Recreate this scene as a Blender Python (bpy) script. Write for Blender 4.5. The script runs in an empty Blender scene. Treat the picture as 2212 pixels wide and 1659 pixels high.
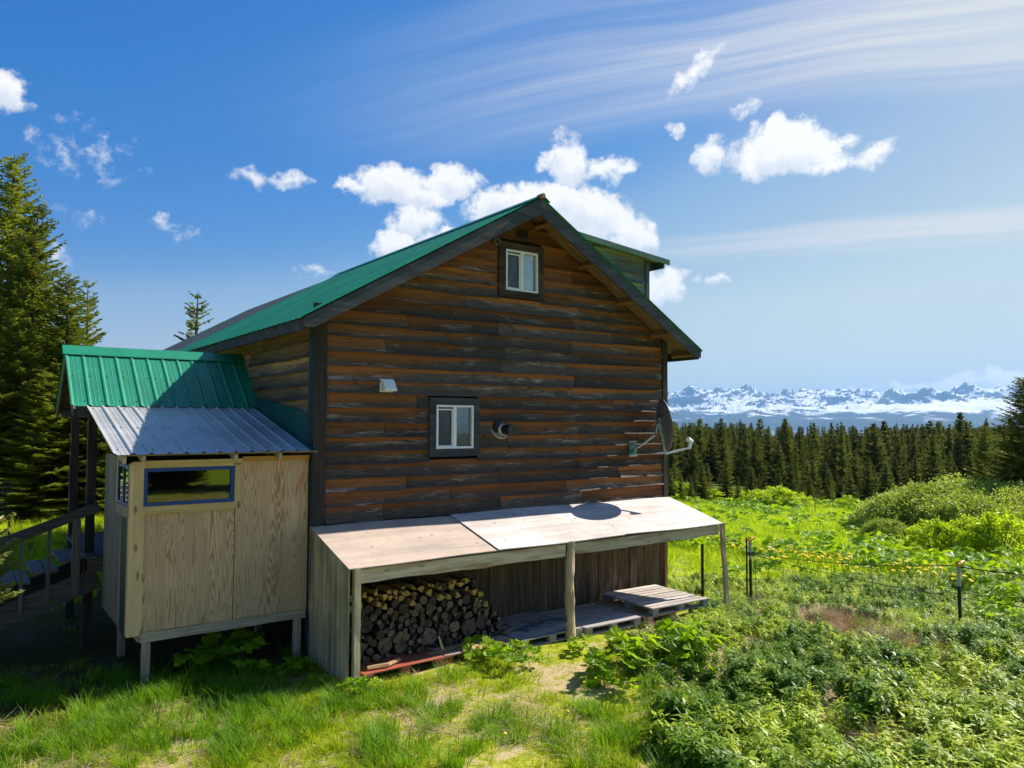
import bpy, math, random
import numpy as np
from mathutils import Vector, Matrix
R = math.radians
random.seed(7)
rng = np.random.default_rng(11)
scene = bpy.context.scene
COL = scene.collection

# ------------------------------------------------------------------ camera
CAM = np.array([-4.1737, -10.4576, 1.5021])
YAW, PITCH, ROLL, FPX = 0.63263, 0.04929, 0.0032, 2211.8        # FPX: focal length in pixels of a 3000 px wide frame
FW = np.array([math.sin(YAW)*math.cos(PITCH), math.cos(YAW)*math.cos(PITCH), math.sin(PITCH)])
RT0 = np.array([math.cos(YAW), -math.sin(YAW), 0.0])
UP0 = np.cross(RT0, FW)
RT = RT0*math.cos(ROLL) + UP0*math.sin(ROLL)
UP = -RT0*math.sin(ROLL) + UP0*math.cos(ROLL)
cd = bpy.data.cameras.new('camera')
cam = bpy.data.objects.new('camera', cd); COL.objects.link(cam)
cd.sensor_width = 36.0
cd.lens = 36.0*FPX/3000.0
cd.clip_start = 0.05; cd.clip_end = 80000
m = Matrix([[RT[i], UP[i], -FW[i], CAM[i]] for i in range(3)] + [[0, 0, 0, 1]])
cam.matrix_world = m
scene.camera = cam

# ------------------------------------------------------------------ light
SUN = Vector((1.09, -0.060, 1.0)).normalized()               # towards the sun
sl = bpy.data.lights.new('sun', 'SUN'); sl.energy = 5.0; sl.angle = R(0.53); sl.color = (1.0, 0.93, 0.82)
so = bpy.data.objects.new('sun', sl); COL.objects.link(so)
so.location = (20, -5, 30)
so.rotation_euler = SUN.to_track_quat('Z', 'Y').to_euler()
scene.view_settings.view_transform = 'Standard'
scene.view_settings.look = 'None'
scene.view_settings.exposure = 0.85
scene.view_settings.gamma = 1.0
scene.view_settings.use_curve_mapping = False
scene.cycles.use_denoising = True
try:
    scene.cycles.denoiser = 'OPENIMAGEDENOISE'
    scene.cycles.denoising_input_passes = 'RGB_ALBEDO_NORMAL'
    scene.cycles.denoising_prefilter = 'FAST'
except Exception:
    pass
scene.cycles.use_adaptive_sampling = True
scene.cycles.adaptive_threshold = 0.02
scene.cycles.max_bounces = 4
scene.cycles.diffuse_bounces = 2
scene.cycles.glossy_bounces = 2
scene.cycles.transmission_bounces = 4
scene.cycles.transparent_max_bounces = 8
scene.cycles.volume_bounces = 0
scene.cycles.sample_clamp_indirect = 4.0
scene.cycles.caustics_reflective = False
scene.cycles.caustics_refractive = False


# ------------------------------------------------------------------ node helper
class G:
    def __init__(s, tree):
        s.t = tree; s.n = tree.nodes; s.l = tree.links
    def node(s, typ, **kw):
        nd = s.n.new(typ)
        for k, v in kw.items(): setattr(nd, k, v)
        return nd
    def put(s, sock, v):
        if v is None: return
        if isinstance(v, bpy.types.NodeSocket): s.l.new(v, sock)
        else:
            if sock.type == 'RGBA' and len(v) == 3: v = (*v, 1)
            sock.default_value = v
    def math(s, op, a, b=None, c=None, clamp=False):
        nd = s.node('ShaderNodeMath', operation=op, use_clamp=clamp)
        for i, v in enumerate((a, b, c)): s.put(nd.inputs[i], v)
        return nd.outputs[0]
    def vm(s, op, a, b=None, sc=None):
        nd = s.node('ShaderNodeVectorMath', operation=op)
        s.put(nd.inputs[0], a); s.put(nd.inputs[1], b)
        if sc is not None: s.put(nd.inputs['Scale'], sc)
        return nd.outputs['Value'] if op in ('DOT_PRODUCT', 'LENGTH') else nd.outputs[0]
    def mapv(s, v, scale=(1, 1, 1), loc=(0, 0, 0), rot=(0, 0, 0)):
        nd = s.node('ShaderNodeMapping')
        s.put(nd.inputs['Vector'], v); s.put(nd.inputs['Scale'], scale); s.put(nd.inputs['Location'], loc); s.put(nd.inputs['Rotation'], rot)
        return nd.outputs[0]
    def noise(s, v, scale=1.0, detail=3.0, rough=0.55, dist=0.0, col=False):
        nd = s.node('ShaderNodeTexNoise')
        s.put(nd.inputs['Vector'], v); s.put(nd.inputs['Scale'], scale); s.put(nd.inputs['Detail'], detail)
        s.put(nd.inputs['Roughness'], rough); s.put(nd.inputs['Distortion'], dist)
        return nd.outputs['Color' if col else 'Fac']
    def voro(s, v, scale=1.0, feature='F1'):
        nd = s.node('ShaderNodeTexVoronoi', feature=feature)
        s.put(nd.inputs['Vector'], v); s.put(nd.inputs['Scale'], scale)
        return nd.outputs['Distance'], nd.outputs['Color']
    def step(s, v, a, b, lo=0.0, hi=1.0):
        nd = s.node('ShaderNodeMapRange', interpolation_type='SMOOTHSTEP')
        s.put(nd.inputs[0], v); s.put(nd.inputs[1], a); s.put(nd.inputs[2], b); s.put(nd.inputs[3], lo); s.put(nd.inputs[4], hi)
        return nd.outputs[0]
    def mix(s, f, a, b, mode='MIX'):
        nd = s.node('ShaderNodeMix', data_type='RGBA', blend_type=mode)
        s.put(nd.inputs[0], f); s.put(nd.inputs[6], a); s.put(nd.inputs[7], b)
        return nd.outputs[2]
    def attr(s, name):
        return s.node('ShaderNodeAttribute', attribute_name=name).outputs['Fac']
    def obj(s):
        return s.node('ShaderNodeTexCoord').outputs['Object']
    def rand(s):
        return s.node('ShaderNodeObjectInfo').outputs['Random']
    def sep(s, v):
        nd = s.node('ShaderNodeSeparateXYZ'); s.put(nd.inputs[0], v); return nd.outputs
    def bump(s, h, strength=0.3, dist=0.01):
        nd = s.node('ShaderNodeBump'); s.put(nd.inputs['Height'], h); nd.inputs['Strength'].default_value = strength; nd.inputs['Distance'].default_value = dist
        return nd.outputs[0]


def newmat(name):
    mt = bpy.data.materials.new(name); mt.use_nodes = True
    g = G(mt.node_tree)
    bs = next(n for n in g.n if n.type == 'BSDF_PRINCIPLED')
    return mt, g, bs

MATS = {}
def plain(name, c, rough=0.6, metal=0.0, var=0.12, scale=6.0, spec=0.4):
    if name in MATS: return MATS[name]
    mt, g, bs = newmat(name)
    n = g.noise(g.obj(), scale, 4, 0.6)
    f = g.step(n, 0.25, 0.75, 1-var*2, 1+var)
    cc = g.vm('SCALE', c, sc=f)
    g.put(bs.inputs['Base Color'], cc); bs.inputs['Roughness'].default_value = rough; bs.inputs['Metallic'].default_value = metal
    bs.inputs['Specular IOR Level'].default_value = spec
    MATS[name] = mt
    return mt

def wood(name, c1, c2, axis='x', stain=None, stain_amt=0.5, grain=45.0, rough=0.8, knots=0.0, bump=0.35, patch=0.9):
    """weathered timber with grain along the axis"""
    if name in MATS: return MATS[name]
    mt, g, bs = newmat(name)
    o = g.obj()
    o = g.vm('ADD', o, g.vm('SCALE', (7.3, 3.1, 5.7), sc=g.rand()))
    lo = 1.6
    sc = {'x': (lo, grain, grain), 'y': (grain, lo, grain), 'z': (grain, grain, lo)}[axis]
    n1 = g.noise(g.mapv(o, sc), 1.0, 4, 0.65, 0.4)
    col = g.mix(g.step(n1, 0.3, 0.7), c1, c2)
    sc2 = tuple(v*0.12 if v > 3 else 0.7 for v in sc)
    n2 = g.noise(g.mapv(o, sc2, (3, 1, 2)), patch, 4, 0.6, 0.3)
    if stain is not None:
        col = g.mix(g.math('MULTIPLY', g.step(n2, 0.42, 0.68), stain_amt), col, stain)
    if knots > 0:
        scv = {'x': (2.2, 7, 7), 'y': (7, 2.2, 7), 'z': (7, 7, 2.2)}[axis]
        d, _ = g.voro(g.mapv(o, scv), 1.0)
        col = g.mix(g.math('MULTIPLY', g.step(d, 0.17, 0.08), knots), col, tuple(c*0.25 for c in c1))
    rv = g.math('MULTIPLY_ADD', g.rand(), 0.35, 0.82)
    col = g.vm('SCALE', col, sc=rv)
    g.put(bs.inputs['Base Color'], col)
    bs.inputs['Roughness'].default_value = rough; bs.inputs['Specular IOR Level'].default_value = 0.25
    g.put(bs.inputs['Normal'], g.bump(n1, bump, 0.004))
    MATS[name] = mt
    return mt

def leafmat(name, c, c2, trans=0.45, rough=0.5, brown=None, bamt=0.0, nscale=3.0, spec=0.3):
    if name in MATS: return MATS[name]
    mt, g, bs = newmat(name)
    geo = g.node('ShaderNodeNewGeometry')
    n = g.noise(geo.outputs['Position'], nscale, 3, 0.6)
    f = g.math('ADD', g.math('MULTIPLY', n, 0.8), g.math('MULTIPLY', g.rand(), 0.45))
    col = g.mix(g.step(f, 0.3, 0.95), c, c2)
    if brown:
        n2 = g.noise(geo.outputs['Position'], nscale*1.7, 3, 0.6)
        col = g.mix(g.math('MULTIPLY', g.step(n2, 0.52, 0.7), bamt), col, brown)
    g.put(bs.inputs['Base Color'], col)
    bs.inputs['Roughness'].default_value = rough; bs.inputs['Specular IOR Level'].default_value = spec
    tr = g.node('ShaderNodeBsdfTranslucent'); g.put(tr.inputs['Color'], g.mix(0.35, col, (c2[0]*1.6, c2[1]*1.6, c2[2]*0.8)))
    ms = g.node('ShaderNodeMixShader'); ms.inputs[0].default_value = trans
    g.l.new(bs.outputs[0], ms.inputs[1]); g.l.new(tr.outputs[0], ms.inputs[2])
    out = next(x for x in g.n if x.type == 'OUTPUT_MATERIAL'); g.l.new(ms.outputs[0], out.inputs[0])
    MATS[name] = mt
    return mt


# ------------------------------------------------------------------ sky
world = bpy.data.worlds.new('World'); world.use_nodes = True
SKY_STR = 0.0877; CIRRUS = 5.0; CLOUD = 6.8
def build_sky():
    g = G(world.node_tree)
    bg = next(n for n in g.n if n.type == 'BACKGROUND')
    sky = g.node('ShaderNodeTexSky', sky_type='NISHITA')
    sky.sun_disc = False
    sky.sun_elevation = math.asin(SUN.z)
    sky.sun_rotation = math.atan2(SUN.x, SUN.y)
    sky.altitude = 300; sky.air_density = 1.0; sky.dust_density = 0.6; sky.ozone_density = 2.6
    d = g.vm('NORMALIZE', g.node('ShaderNodeTexCoord').outputs['Generated'])
    K = 2211.8*2212/3000
    def direction(x, y):
        v = FW + RT*(x-1106)/K - UP*(y-829.5)/K
        return v/np.linalg.norm(v)
    puffs = [  # bearing given as view position, half width, half height, tilt, weight
        (845, 402, 95, 50, 0, 1.15), (965, 396, 75, 40, .1, .95), (905, 425, 75, 32, 0, 1.0), (765, 406, 40, 20, 0, .8),
        (560, 384, 52, 22, 0, .5), (620, 385, 52, 22, 0, .55),
        (895, 485, 65, 45, 0, .95), (855, 532, 60, 38, 0, .95), (935, 520, 60, 30, 0, .8),
        (1228, 350, 52, 66, 0, .95), (1185, 342, 38, 26, .3, .7), (1300, 362, 65, 24, -.2, .75), (1345, 374, 32, 24, .5, .6),
        (1075, 440, 95, 42, .1, 1.1), (1180, 436, 100, 50, 0, 1.15), (1265, 468, 120, 70, -.2, 1.15), (1350, 505, 75, 55, -.3, 1.0),
        (1430, 622, 46, 46, 0, .9), (1468, 598, 24, 14, .4, .5), (1545, 606, 25, 14, .2, .4), (1500, 602, 14, 10, 0, .4),
        (1690, 325, 112, 62, 0, 1.35), (1735, 318, 80, 52, -.3, 1.1), (1640, 345, 60, 30, .2, .9), (1535, 342, 40, 46, 0, .85),
        (1612, 292, 42, 16, .9, .6), (1882, 338, 58, 26, .15, .75), (1790, 358, 55, 18, .2, .7), (1825, 306, 40, 12, .35, .5),
        (1500, 156, 70, 20, .55, .55), (1460, 280, 18, 18, .6, .5), (1600, 236, 40, 16, .2, .35),
        (-5, 205, 38, 50, -.5, .9), (40, 230, 22, 14, 0, .2), (165, 335, 85, 32, .1, .08), (218, 375, 30, 20, 0, .2), (165, 268, 45, 14, -.3, .06),
        (370, 494, 55, 20, -.4, .25), (168, 468, 36, 15, -.1, .14), (680, 598, 40, 16, 0, .3), (118, 560, 30, 26, 0, .25),
        (2120, 828, 85, 26, 0, .8), (2040, 840, 150, 12, 0, .6), (1900, 838, 120, 8, 0, .45), (2180, 838, 100, 22, 0, .7),
        (3100, 300, 300, 90, 0, 1.0), (-900, 350, 200, 70, 0, 1.0), (-1500, 600, 260, 80, 0, 1.0), (2900, -900, 300, 160, .3, .8),
        (400, -1500, 380, 170, 0, .9), (5200, 420, 700, 170, 0, 1.0)]
    rs = np.random.default_rng(3)
    lst = []
    for x, y, rx, ry, tl, w in puffs: lst.append((direction(x, y), rx/K, ry/K, tl, w))
    for k in range(10):      # the same scattered fair-weather cloud goes on round the rest of the sky
        az = YAW + R(75 + 21*k + rs.uniform(-8, 8)); el = R(rs.uniform(10, 34))
        lst.append((np.array([math.sin(az)*math.cos(el), math.cos(az)*math.cos(el), math.sin(el)]), rs.uniform(.05, .09), rs.uniform(.02, .035), 0, 1.1))
    # cirrus: long parallel streaks on a high level sheet
    sx = g.sep(d)
    inv = g.math('DIVIDE', 1.0, g.math('MAXIMUM', g.math('ADD', sx[2], 0.06), 0.02))
    q = g.vm('SCALE', d, sc=inv)
    ang = math.atan2(0.852, -0.524)
    q = g.mapv(q, rot=(0, 0, -ang))
    warp = g.vm('SCALE', g.vm('SUBTRACT', g.noise(q, 0.7, 2, 0.5, 0, True), (.5, .5, .5)), sc=0.30)
    q = g.vm('ADD', q, warp)
    n1 = g.noise(g.mapv(q, (0.28, 4.6, 0.0)), 1.0, 5, 0.62)
    n2 = g.noise(g.mapv(q, (0.12, 0.9, 0.0), (3.3, 1.25, 0)), 1.0, 2, 0.5)
    qs = g.sep(q)
    bandA = g.step(g.math('ABSOLUTE', g.math('ADD', qs[1], 1.80)), .50, .05)
    bandB = g.step(g.math('ABSOLUTE', g.math('ADD', qs[1], 3.50)), .30, .04, 0, 1.0)
    bandC = g.math('MULTIPLY', g.step(n2, .46, .70), .28)
    big = g.math('MAXIMUM', g.math('MAXIMUM', bandA, bandB), bandC)
    ci = g.math('MULTIPLY', g.step(n1, 0.18, 0.85), big)
    ahead = g.step(qs[0], 1.75, -0.9)       # the sheet thickens up-wind
    ci = g.math('MULTIPLY', g.math('MULTIPLY', ci, ahead), g.step(sx[2], 0.02, 0.16))
    ci = g.math('MULTIPLY', ci, 2.1, clamp=True)
    # camera-like tone of the clear air: deep blue overhead, soft pale blue low down
    SC = SKY_STR*2**0.85
    cv = g.node('ShaderNodeRGBCurve'); g.put(cv.inputs['Color'], g.vm('SCALE', sky.outputs[0], sc=SC*.65))
    cv.mapping.extend = 'HORIZONTAL'
    for ch, pts in enumerate((((0, 0), (.13, .010), (.21, .030), (.30, .075), (.355, .125), (.41, .255), (.5, .37), (.68, .55), (1.0, .65), (1.54, .70)),
                              ((0, 0), (.2, .10), (.346, .195), (.5, .275), (.57, .34), (.66, .475), (.8, .58), (.95, .69), (1.54, .77)),
                              ((0, 0), (.3, .28), (.61, .585), (.88, .68), (.98, .705), (1.2, .735), (1.54, .745)))):
        pts = [(x_*.65, y_) for x_, y_ in pts]
        c = cv.mapping.curves[ch]
        c.points[0].location = pts[0]; c.points[-1].location = pts[-1]
        for p in pts[1:-1]: c.points.new(*p)
    cv.mapping.update()
    tint = g.vm('SCALE', cv.outputs[0], sc=1.0/SC)
    base = g.mix(ci, tint, (CIRRUS*.92, CIRRUS*.96, CIRRUS))
    g.put(bg.inputs['Color'], base); bg.inputs['Strength'].default_value = SKY_STR
    shader = bg.outputs[0]
    # cumulus: puffs at fixed bearings, edges broken by noise; neighbouring puffs form one bank
    banks = []
    def ang_(p, q): return math.acos(max(-1.0, min(1.0, float(p @ q))))
    def cone(bk):
        mid = sum(t[0] for t in bk); mid = mid/np.linalg.norm(mid)
        return mid, max(ang_(mid, t[0])+1.2*max(t[1], t[2])+.03 for t in bk)
    for it in sorted(lst, key=lambda t: -max(t[1], t[2])):
        for bk in banks:
            if cone(bk+[it])[1] < max(.14, cone([it])[1]): bk.append(it); break
        else: banks.append([it])
    def group(name, ins, out):
        t = bpy.data.node_groups.new(name, 'ShaderNodeTree')
        for n_, ty in ins: t.interface.new_socket(n_, in_out='INPUT', socket_type=ty)
        t.interface.new_socket(out[0], in_out='OUTPUT', socket_type=out[1])
        gg = G(t); return t, gg, gg.node('NodeGroupInput').outputs, gg.node('NodeGroupOutput').inputs
    VEC, FLT, RGB = 'NodeSocketVector', 'NodeSocketFloat', 'NodeSocketColor'
    GW_, k, i, o = group('cloud_edge_break', [('d', VEC)], ('dw', VEC))
    w1 = k.vm('SUBTRACT', k.noise(i[0], 16, 4, 0.55, 0, True), (0.5, 0.5, 0.5))
    w2 = k.vm('SUBTRACT', k.noise(i[0], 60, 4, 0.6, 0, True), (0.5, 0.5, 0.5))
    k.l.new(k.vm('ADD', k.vm('ADD', i[0], k.vm('SCALE', w1, sc=0.035)), k.vm('SCALE', w2, sc=0.022)), o[0])
    GP_, k, i, o = group('cloud_puff', [('dw', VEC), ('a1', VEC), ('a2', VEC), ('w', FLT), ('prev', FLT)], ('dens', FLT))
    GP_.interface.new_socket('h_prev', in_out='INPUT', socket_type=FLT); GP_.interface.new_socket('h', in_out='OUTPUT', socket_type=FLT)
    u = k.vm('DOT_PRODUCT', i[0], i[1]); ww = k.vm('DOT_PRODUCT', i[0], i[2])
    r2 = k.math('MULTIPLY_ADD', ww, ww, k.math('MULTIPLY', u, u))
    val = k.math('SUBTRACT', i[3], k.math('MULTIPLY', r2, i[3]))
    k.l.new(k.math('SMOOTH_MAX', i[4], val, 0.15), o[0])
    bt = k.step(k.math('SUBTRACT', val, i[4]), -.25, .25)
    k.l.new(k.math('ADD', k.math('MULTIPLY', bt, ww), k.math('MULTIPLY', k.math('SUBTRACT', 1.0, bt), i[5])), o[1])
    GF_, k, i, o = group('cloud_body', [('d', VEC), ('dens', FLT), ('sky', RGB), ('h', FLT)], ('col', RGB))
    fb = k.noise(i[0], 42, 6, 0.62); fb2 = k.noise(i[0], 14, 4, 0.55)
    e = k.math('ADD', i[1], k.math('MULTIPLY', k.math('SUBTRACT', fb, 0.5), 1.9))
    alpha = k.step(e, -0.05, 0.72)
    inner = k.step(k.math('ADD', i[3], k.math('ADD', k.math('MULTIPLY', k.math('SUBTRACT', fb2, 0.5), 1.8), k.math('MULTIPLY', k.math('SUBTRACT', fb, 0.5), 1.2))), -0.55, 0.25)  # painted cloud shading: greyer undersides, whiter tops, broken by noise
    ccol = k.vm('SCALE', k.mix(inner, (0.74, 0.79, 0.86), (1.0, 0.99, 0.97)), sc=CLOUD)
    k.l.new(k.mix(k.math('MULTIPLY', alpha, 0.97), i[2], ccol), o[0])
    cones = [cone(bk) for bk in banks]
    for (mid, rad) in cones:
        bk = [t for t in lst if ang_(mid, t[0]) < rad+1.2*max(t[1], t[2])+.03]      # every puff that reaches into this patch of sky
        inside = g.math('GREATER_THAN', g.vm('DOT_PRODUCT', d, tuple(mid)), math.cos(rad))
        nw = g.node('ShaderNodeGroup', node_tree=GW_); g.l.new(d, nw.inputs[0]); dw = nw.outputs[0]
        dens = -9.0; hh_ = 0.0
        for c, rx, ry, tl, w in bk:
            h = np.array([c[1], -c[0], 0]); h /= np.linalg.norm(h)
            v = np.cross(h, c)
            a1 = (h*math.cos(tl)+v*math.sin(tl))/rx; a2 = (-h*math.sin(tl)+v*math.cos(tl))/ry
            pf = g.node('ShaderNodeGroup', node_tree=GP_); g.l.new(dw, pf.inputs[0])
            pf.inputs[1].default_value = tuple(a1); pf.inputs[2].default_value = tuple(a2); pf.inputs[3].default_value = w
            g.put(pf.inputs[4], dens); g.put(pf.inputs[5], hh_); dens = pf.outputs[0]; hh_ = pf.outputs[1]
        fi = g.node('ShaderNodeGroup', node_tree=GF_); g.l.new(d, fi.inputs[0]); g.l.new(dens, fi.inputs[1]); g.l.new(base, fi.inputs[2]); g.l.new(hh_, fi.inputs[3])
        bgc = g.node('ShaderNodeBackground'); g.l.new(fi.outputs[0], bgc.inputs['Color']); bgc.inputs['Strength'].default_value = SKY_STR
        ms = g.node('ShaderNodeMixShader'); g.put(ms.inputs[0], inside); g.l.new(shader, ms.inputs[1]); g.l.new(bgc.outputs[0], ms.inputs[2])
        shader = ms.outputs[0]
    g.l.new(shader, next(n for n in g.n if n.type == 'OUTPUT_WORLD').inputs[0])
    world.cycles.sampling_method = 'NONE'
build_sky()
scene.world = world


# ------------------------------------------------------------------ mesh helper
class MB:
    def __init__(s): s.v = []; s.f = []; s.mi = []; s.a = []
    def add(s, vs, fs, mi=0, av=None):
        b = len(s.v); s.v += [tuple(map(float, p)) for p in vs]
        s.a += list(av) if av is not None else [0.0]*len(vs)
        for f in fs: s.f.append(tuple(b+i for i in f)); s.mi.append(mi)
    def box(s, x0, x1, y0, y1, z0, z1, mi=0):
        vs = [(x, y, z) for z in (z0, z1) for y in (y0, y1) for x in (x0, x1)]
        s.add(vs, [(0, 2, 3, 1), (4, 5, 7, 6), (0, 1, 5, 4), (2, 6, 7, 3), (0, 4, 6, 2), (1, 3, 7, 5)], mi)
    def beam(s, p0, p1, w, h, seg=1, jit=0.0, up=(0, 0, 1), mi=0, taper=1.0, low=None):
        """square timber from p0 to p1; w across, h along `up`; low: list of extra drop of the lower edge"""
        p0 = np.array(p0, float); p1 = np.array(p1, float); t = p1-p0; t /= np.linalg.norm(t)
        u = np.array(up, float); sd = np.cross(t, u); sd /= np.linalg.norm(sd); u = np.cross(sd, t)
        vs = []; fs = []
        for i in range(seg+1):
            k = i/seg; c = p0+(p1-p0)*k; f = 1+(taper-1)*k
            for j, (a, b) in enumerate(((-1, -1), (1, -1), (1, 1), (-1, 1))):
                q = c+sd*a*w/2*f+u*b*h/2*f
                if low is not None and b < 0: q = q-u*low[i]
                if jit: q = q+rng.normal(0, jit, 3)
                vs.append(q)
        for i in range(seg):
            for j in range(4):
                a = i*4+j; b = i*4+(j+1) % 4; fs.append((a, b, b+4, a+4))
        fs.append((3, 2, 1, 0)); n = seg*4; fs.append((n, n+1, n+2, n+3))
        s.add(vs, fs, mi)
    def tube(s, pts, r, n=8, cap=True, mi=0, mi_cap=None, jit=0.0):
        pts = [np.array(p, float) for p in pts]; rs = r if isinstance(r, (list, tuple)) else [r]*len(pts)
        vs = []; fs = []
        for i, p in enumerate(pts):
            t = pts[min(i+1, len(pts)-1)]-pts[max(i-1, 0)]; t /= np.linalg.norm(t)
            a = np.cross(t, (0, 0, 1) if abs(t[2]) < .9 else (1, 0, 0)); a /= np.linalg.norm(a); b = np.cross(t, a)
            for k in range(n):
                an = 2*math.pi*k/n; rr = rs[i]*(1+(rng.normal(0, jit) if jit else 0))
                vs.append(p+a*math.cos(an)*rr+b*math.sin(an)*rr)
        for i in range(len(pts)-1):
            for k in range(n):
                q = i*n+k; q2 = i*n+(k+1) % n; fs.append((q, q2, q2+n, q+n))
        s.add(vs, fs, mi)
        if cap:
            mc = mi if mi_cap is None else mi_cap
            L = (len(pts)-1)*n
            s.add(vs[:n], [tuple(range(n-1, -1, -1))], mc); s.add(vs[L:], [tuple(range(n))], mc)
    def build(s, name, mats, parent=None, smooth=False, attr=None):
        me = bpy.data.meshes.new(name); me.from_pydata(s.v, [], s.f); me.update()
        if not isinstance(mats, (list, tuple)): mats = [mats]
        for m_ in mats: me.materials.append(m_)
        if len(mats) > 1: me.polygons.foreach_set('material_index', s.mi)
        if attr:
            at = me.attributes.new(attr, 'FLOAT', 'POINT'); at.data.foreach_set('value', s.a)
        if smooth: me.polygons.foreach_set('use_smooth', [True]*len(me.polygons))
        return link(name, me, parent)

def link(name, data, parent=None):
    o = bpy.data.objects.new(name, data); COL.objects.link(o)
    if parent is not None: attach(o, parent)
    return o
def attach(o, parent):
    o.parent = parent
    # meshes are written in world coordinates; only the Empty of a thing stands elsewhere
    o.matrix_parent_inverse = Matrix.Translation(-Vector(parent.location)) if parent.parent is None else Matrix.Identity(4)
def tag(o, label, cat, group=None, kind=None):
    o['label'] = label; o['category'] = cat
    if group: o['group'] = group
    if kind: o['kind'] = kind
    return o
def empty(name, loc, label, cat, group=None):
    o = bpy.data.objects.new(name, None); COL.objects.link(o); o.location = loc; o.empty_display_size = 0.2
    return tag(o, label, cat, group)
def struct(o, kind='structure'):
    o['kind'] = kind; return o
def npmesh(name, V, F, mats, attr=None, smooth=False, mi=None):
    """V (n,3), F (m,3 or 4) arrays"""
    me = bpy.data.meshes.new(name)
    V = np.asarray(V, np.float32); F = np.asarray(F, np.int32)
    me.vertices.add(len(V)); me.vertices.foreach_set('co', V.ravel())
    k = F.shape[1]
    me.loops.add(F.size); me.loops.foreach_set('vertex_index', F.ravel())
    me.polygons.add(len(F)); me.polygons.foreach_set('loop_start', np.arange(0, F.size, k, dtype=np.int32))
    me.polygons.foreach_set('loop_total', np.full(len(F), k, np.int32))
    for m_ in (mats if isinstance(mats, (list, tuple)) else [mats]): me.materials.append(m_)
    if mi is not None: me.polygons.foreach_set('material_index', np.asarray(mi, np.int32))
    if smooth: me.polygons.foreach_set('use_smooth', np.ones(len(F), bool))
    me.update(calc_edges=True)
    if attr:
        for an, av in attr.items():
            at = me.attributes.new(an, 'FLOAT', 'POINT'); at.data.foreach_set('value', np.asarray(av, np.float32))
    return me

# value noise in numpy
_tab = np.random.default_rng(5).random((256, 256))
def vnoise(x, y):
    x = np.asarray(x, float); y = np.asarray(y, float)
    xi = np.floor(x).astype(int); yi = np.floor(y).astype(int); fx = x-xi; fy = y-yi
    fx = fx*fx*(3-2*fx); fy = fy*fy*(3-2*fy)
    a = _tab[xi & 255, yi & 255]; b = _tab[(xi+1) & 255, yi & 255]; c = _tab[xi & 255, (yi+1) & 255]; e = _tab[(xi+1) & 255, (yi+1) & 255]
    return (a*(1-fx)+b*fx)*(1-fy)+(c*(1-fx)+e*fx)*fy
def fbm(x, y, oct=4):
    s = 0; a = .5
    for k in range(oct): s = s+a*vnoise(x*2**k+17.3*k, y*2**k+5.1*k); a *= .5
    return s
def sstep(v, a, b):
    t = np.clip((np.asarray(v, float)-a)/(b-a), 0, 1); return t*t*(3-2*t)

# ------------------------------------------------------------------ terrain
GA = np.array([math.sin(YAW), math.cos(YAW)]); GB = np.array([GA[1], -GA[0]])   # ahead, to the side
def ab(x, y):
    dx = np.asarray(x, float)-CAM[0]; dy = np.asarray(y, float)-CAM[1]
    return dx*GA[0]+dy*GA[1], dx*GB[0]+dy*GB[1]
def xy(a, b): return CAM[0]+a*GA[0]+b*GB[0], CAM[1]+a*GA[1]+b*GB[1]
SEA = -135.0
def gz(x, y):
    a, b = ab(x, y); r = np.hypot(a, b)
    s = sstep(b/np.maximum(np.abs(a), 1.0), -0.15, 0.32)*sstep(a, -5, 10)
    drop = 0.073*np.clip(a-12, 0, 63) + 0.0135*np.clip(a-75, 0, 800) + 0.03*np.clip(a-875, 0, 4500)
    dl = 0.014*np.clip(r-45, 0, 1000) + 0.03*np.clip(r-1045, 0, 4500)
    z = -1.88 - (drop*s+dl*(1-s))
    out = sstep(np.maximum(np.abs(x-2.4)-5.5, np.abs(y-3)-4.6), 0.0, 3.0)
    z = z + out*((fbm(x*.35, y*.35, 3)-.45)*.22+(fbm(x*.05+9, y*.05, 2)-.4)*.5*sstep(r, 18, 60))
    z = z + (fbm(x*1.7, y*1.7, 3)-.45)*.07
    return np.maximum(z, SEA-15)
def gpt(px, py):
    """ground point seen at a place of the 3000 px wide photograph"""
    d = FW+RT*(px-1500)/FPX-UP*(py-1125)/FPX
    q = CAM[None]+d[None]*_TT[:, None]
    k = int(np.argmax(q[:, 2] < gz(q[:, 0], q[:, 1])))
    lo, hi = _TT[max(k-1, 0)], _TT[k]
    tt = np.linspace(lo, hi, 40); q = CAM[None]+d[None]*tt[:, None]
    q = q[int(np.argmax(q[:, 2] < gz(q[:, 0], q[:, 1])))]
    return np.array([q[0], q[1], float(gz(q[0], q[1]))])
_TT = np.geomspace(1.5, 2000, 260)

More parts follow.
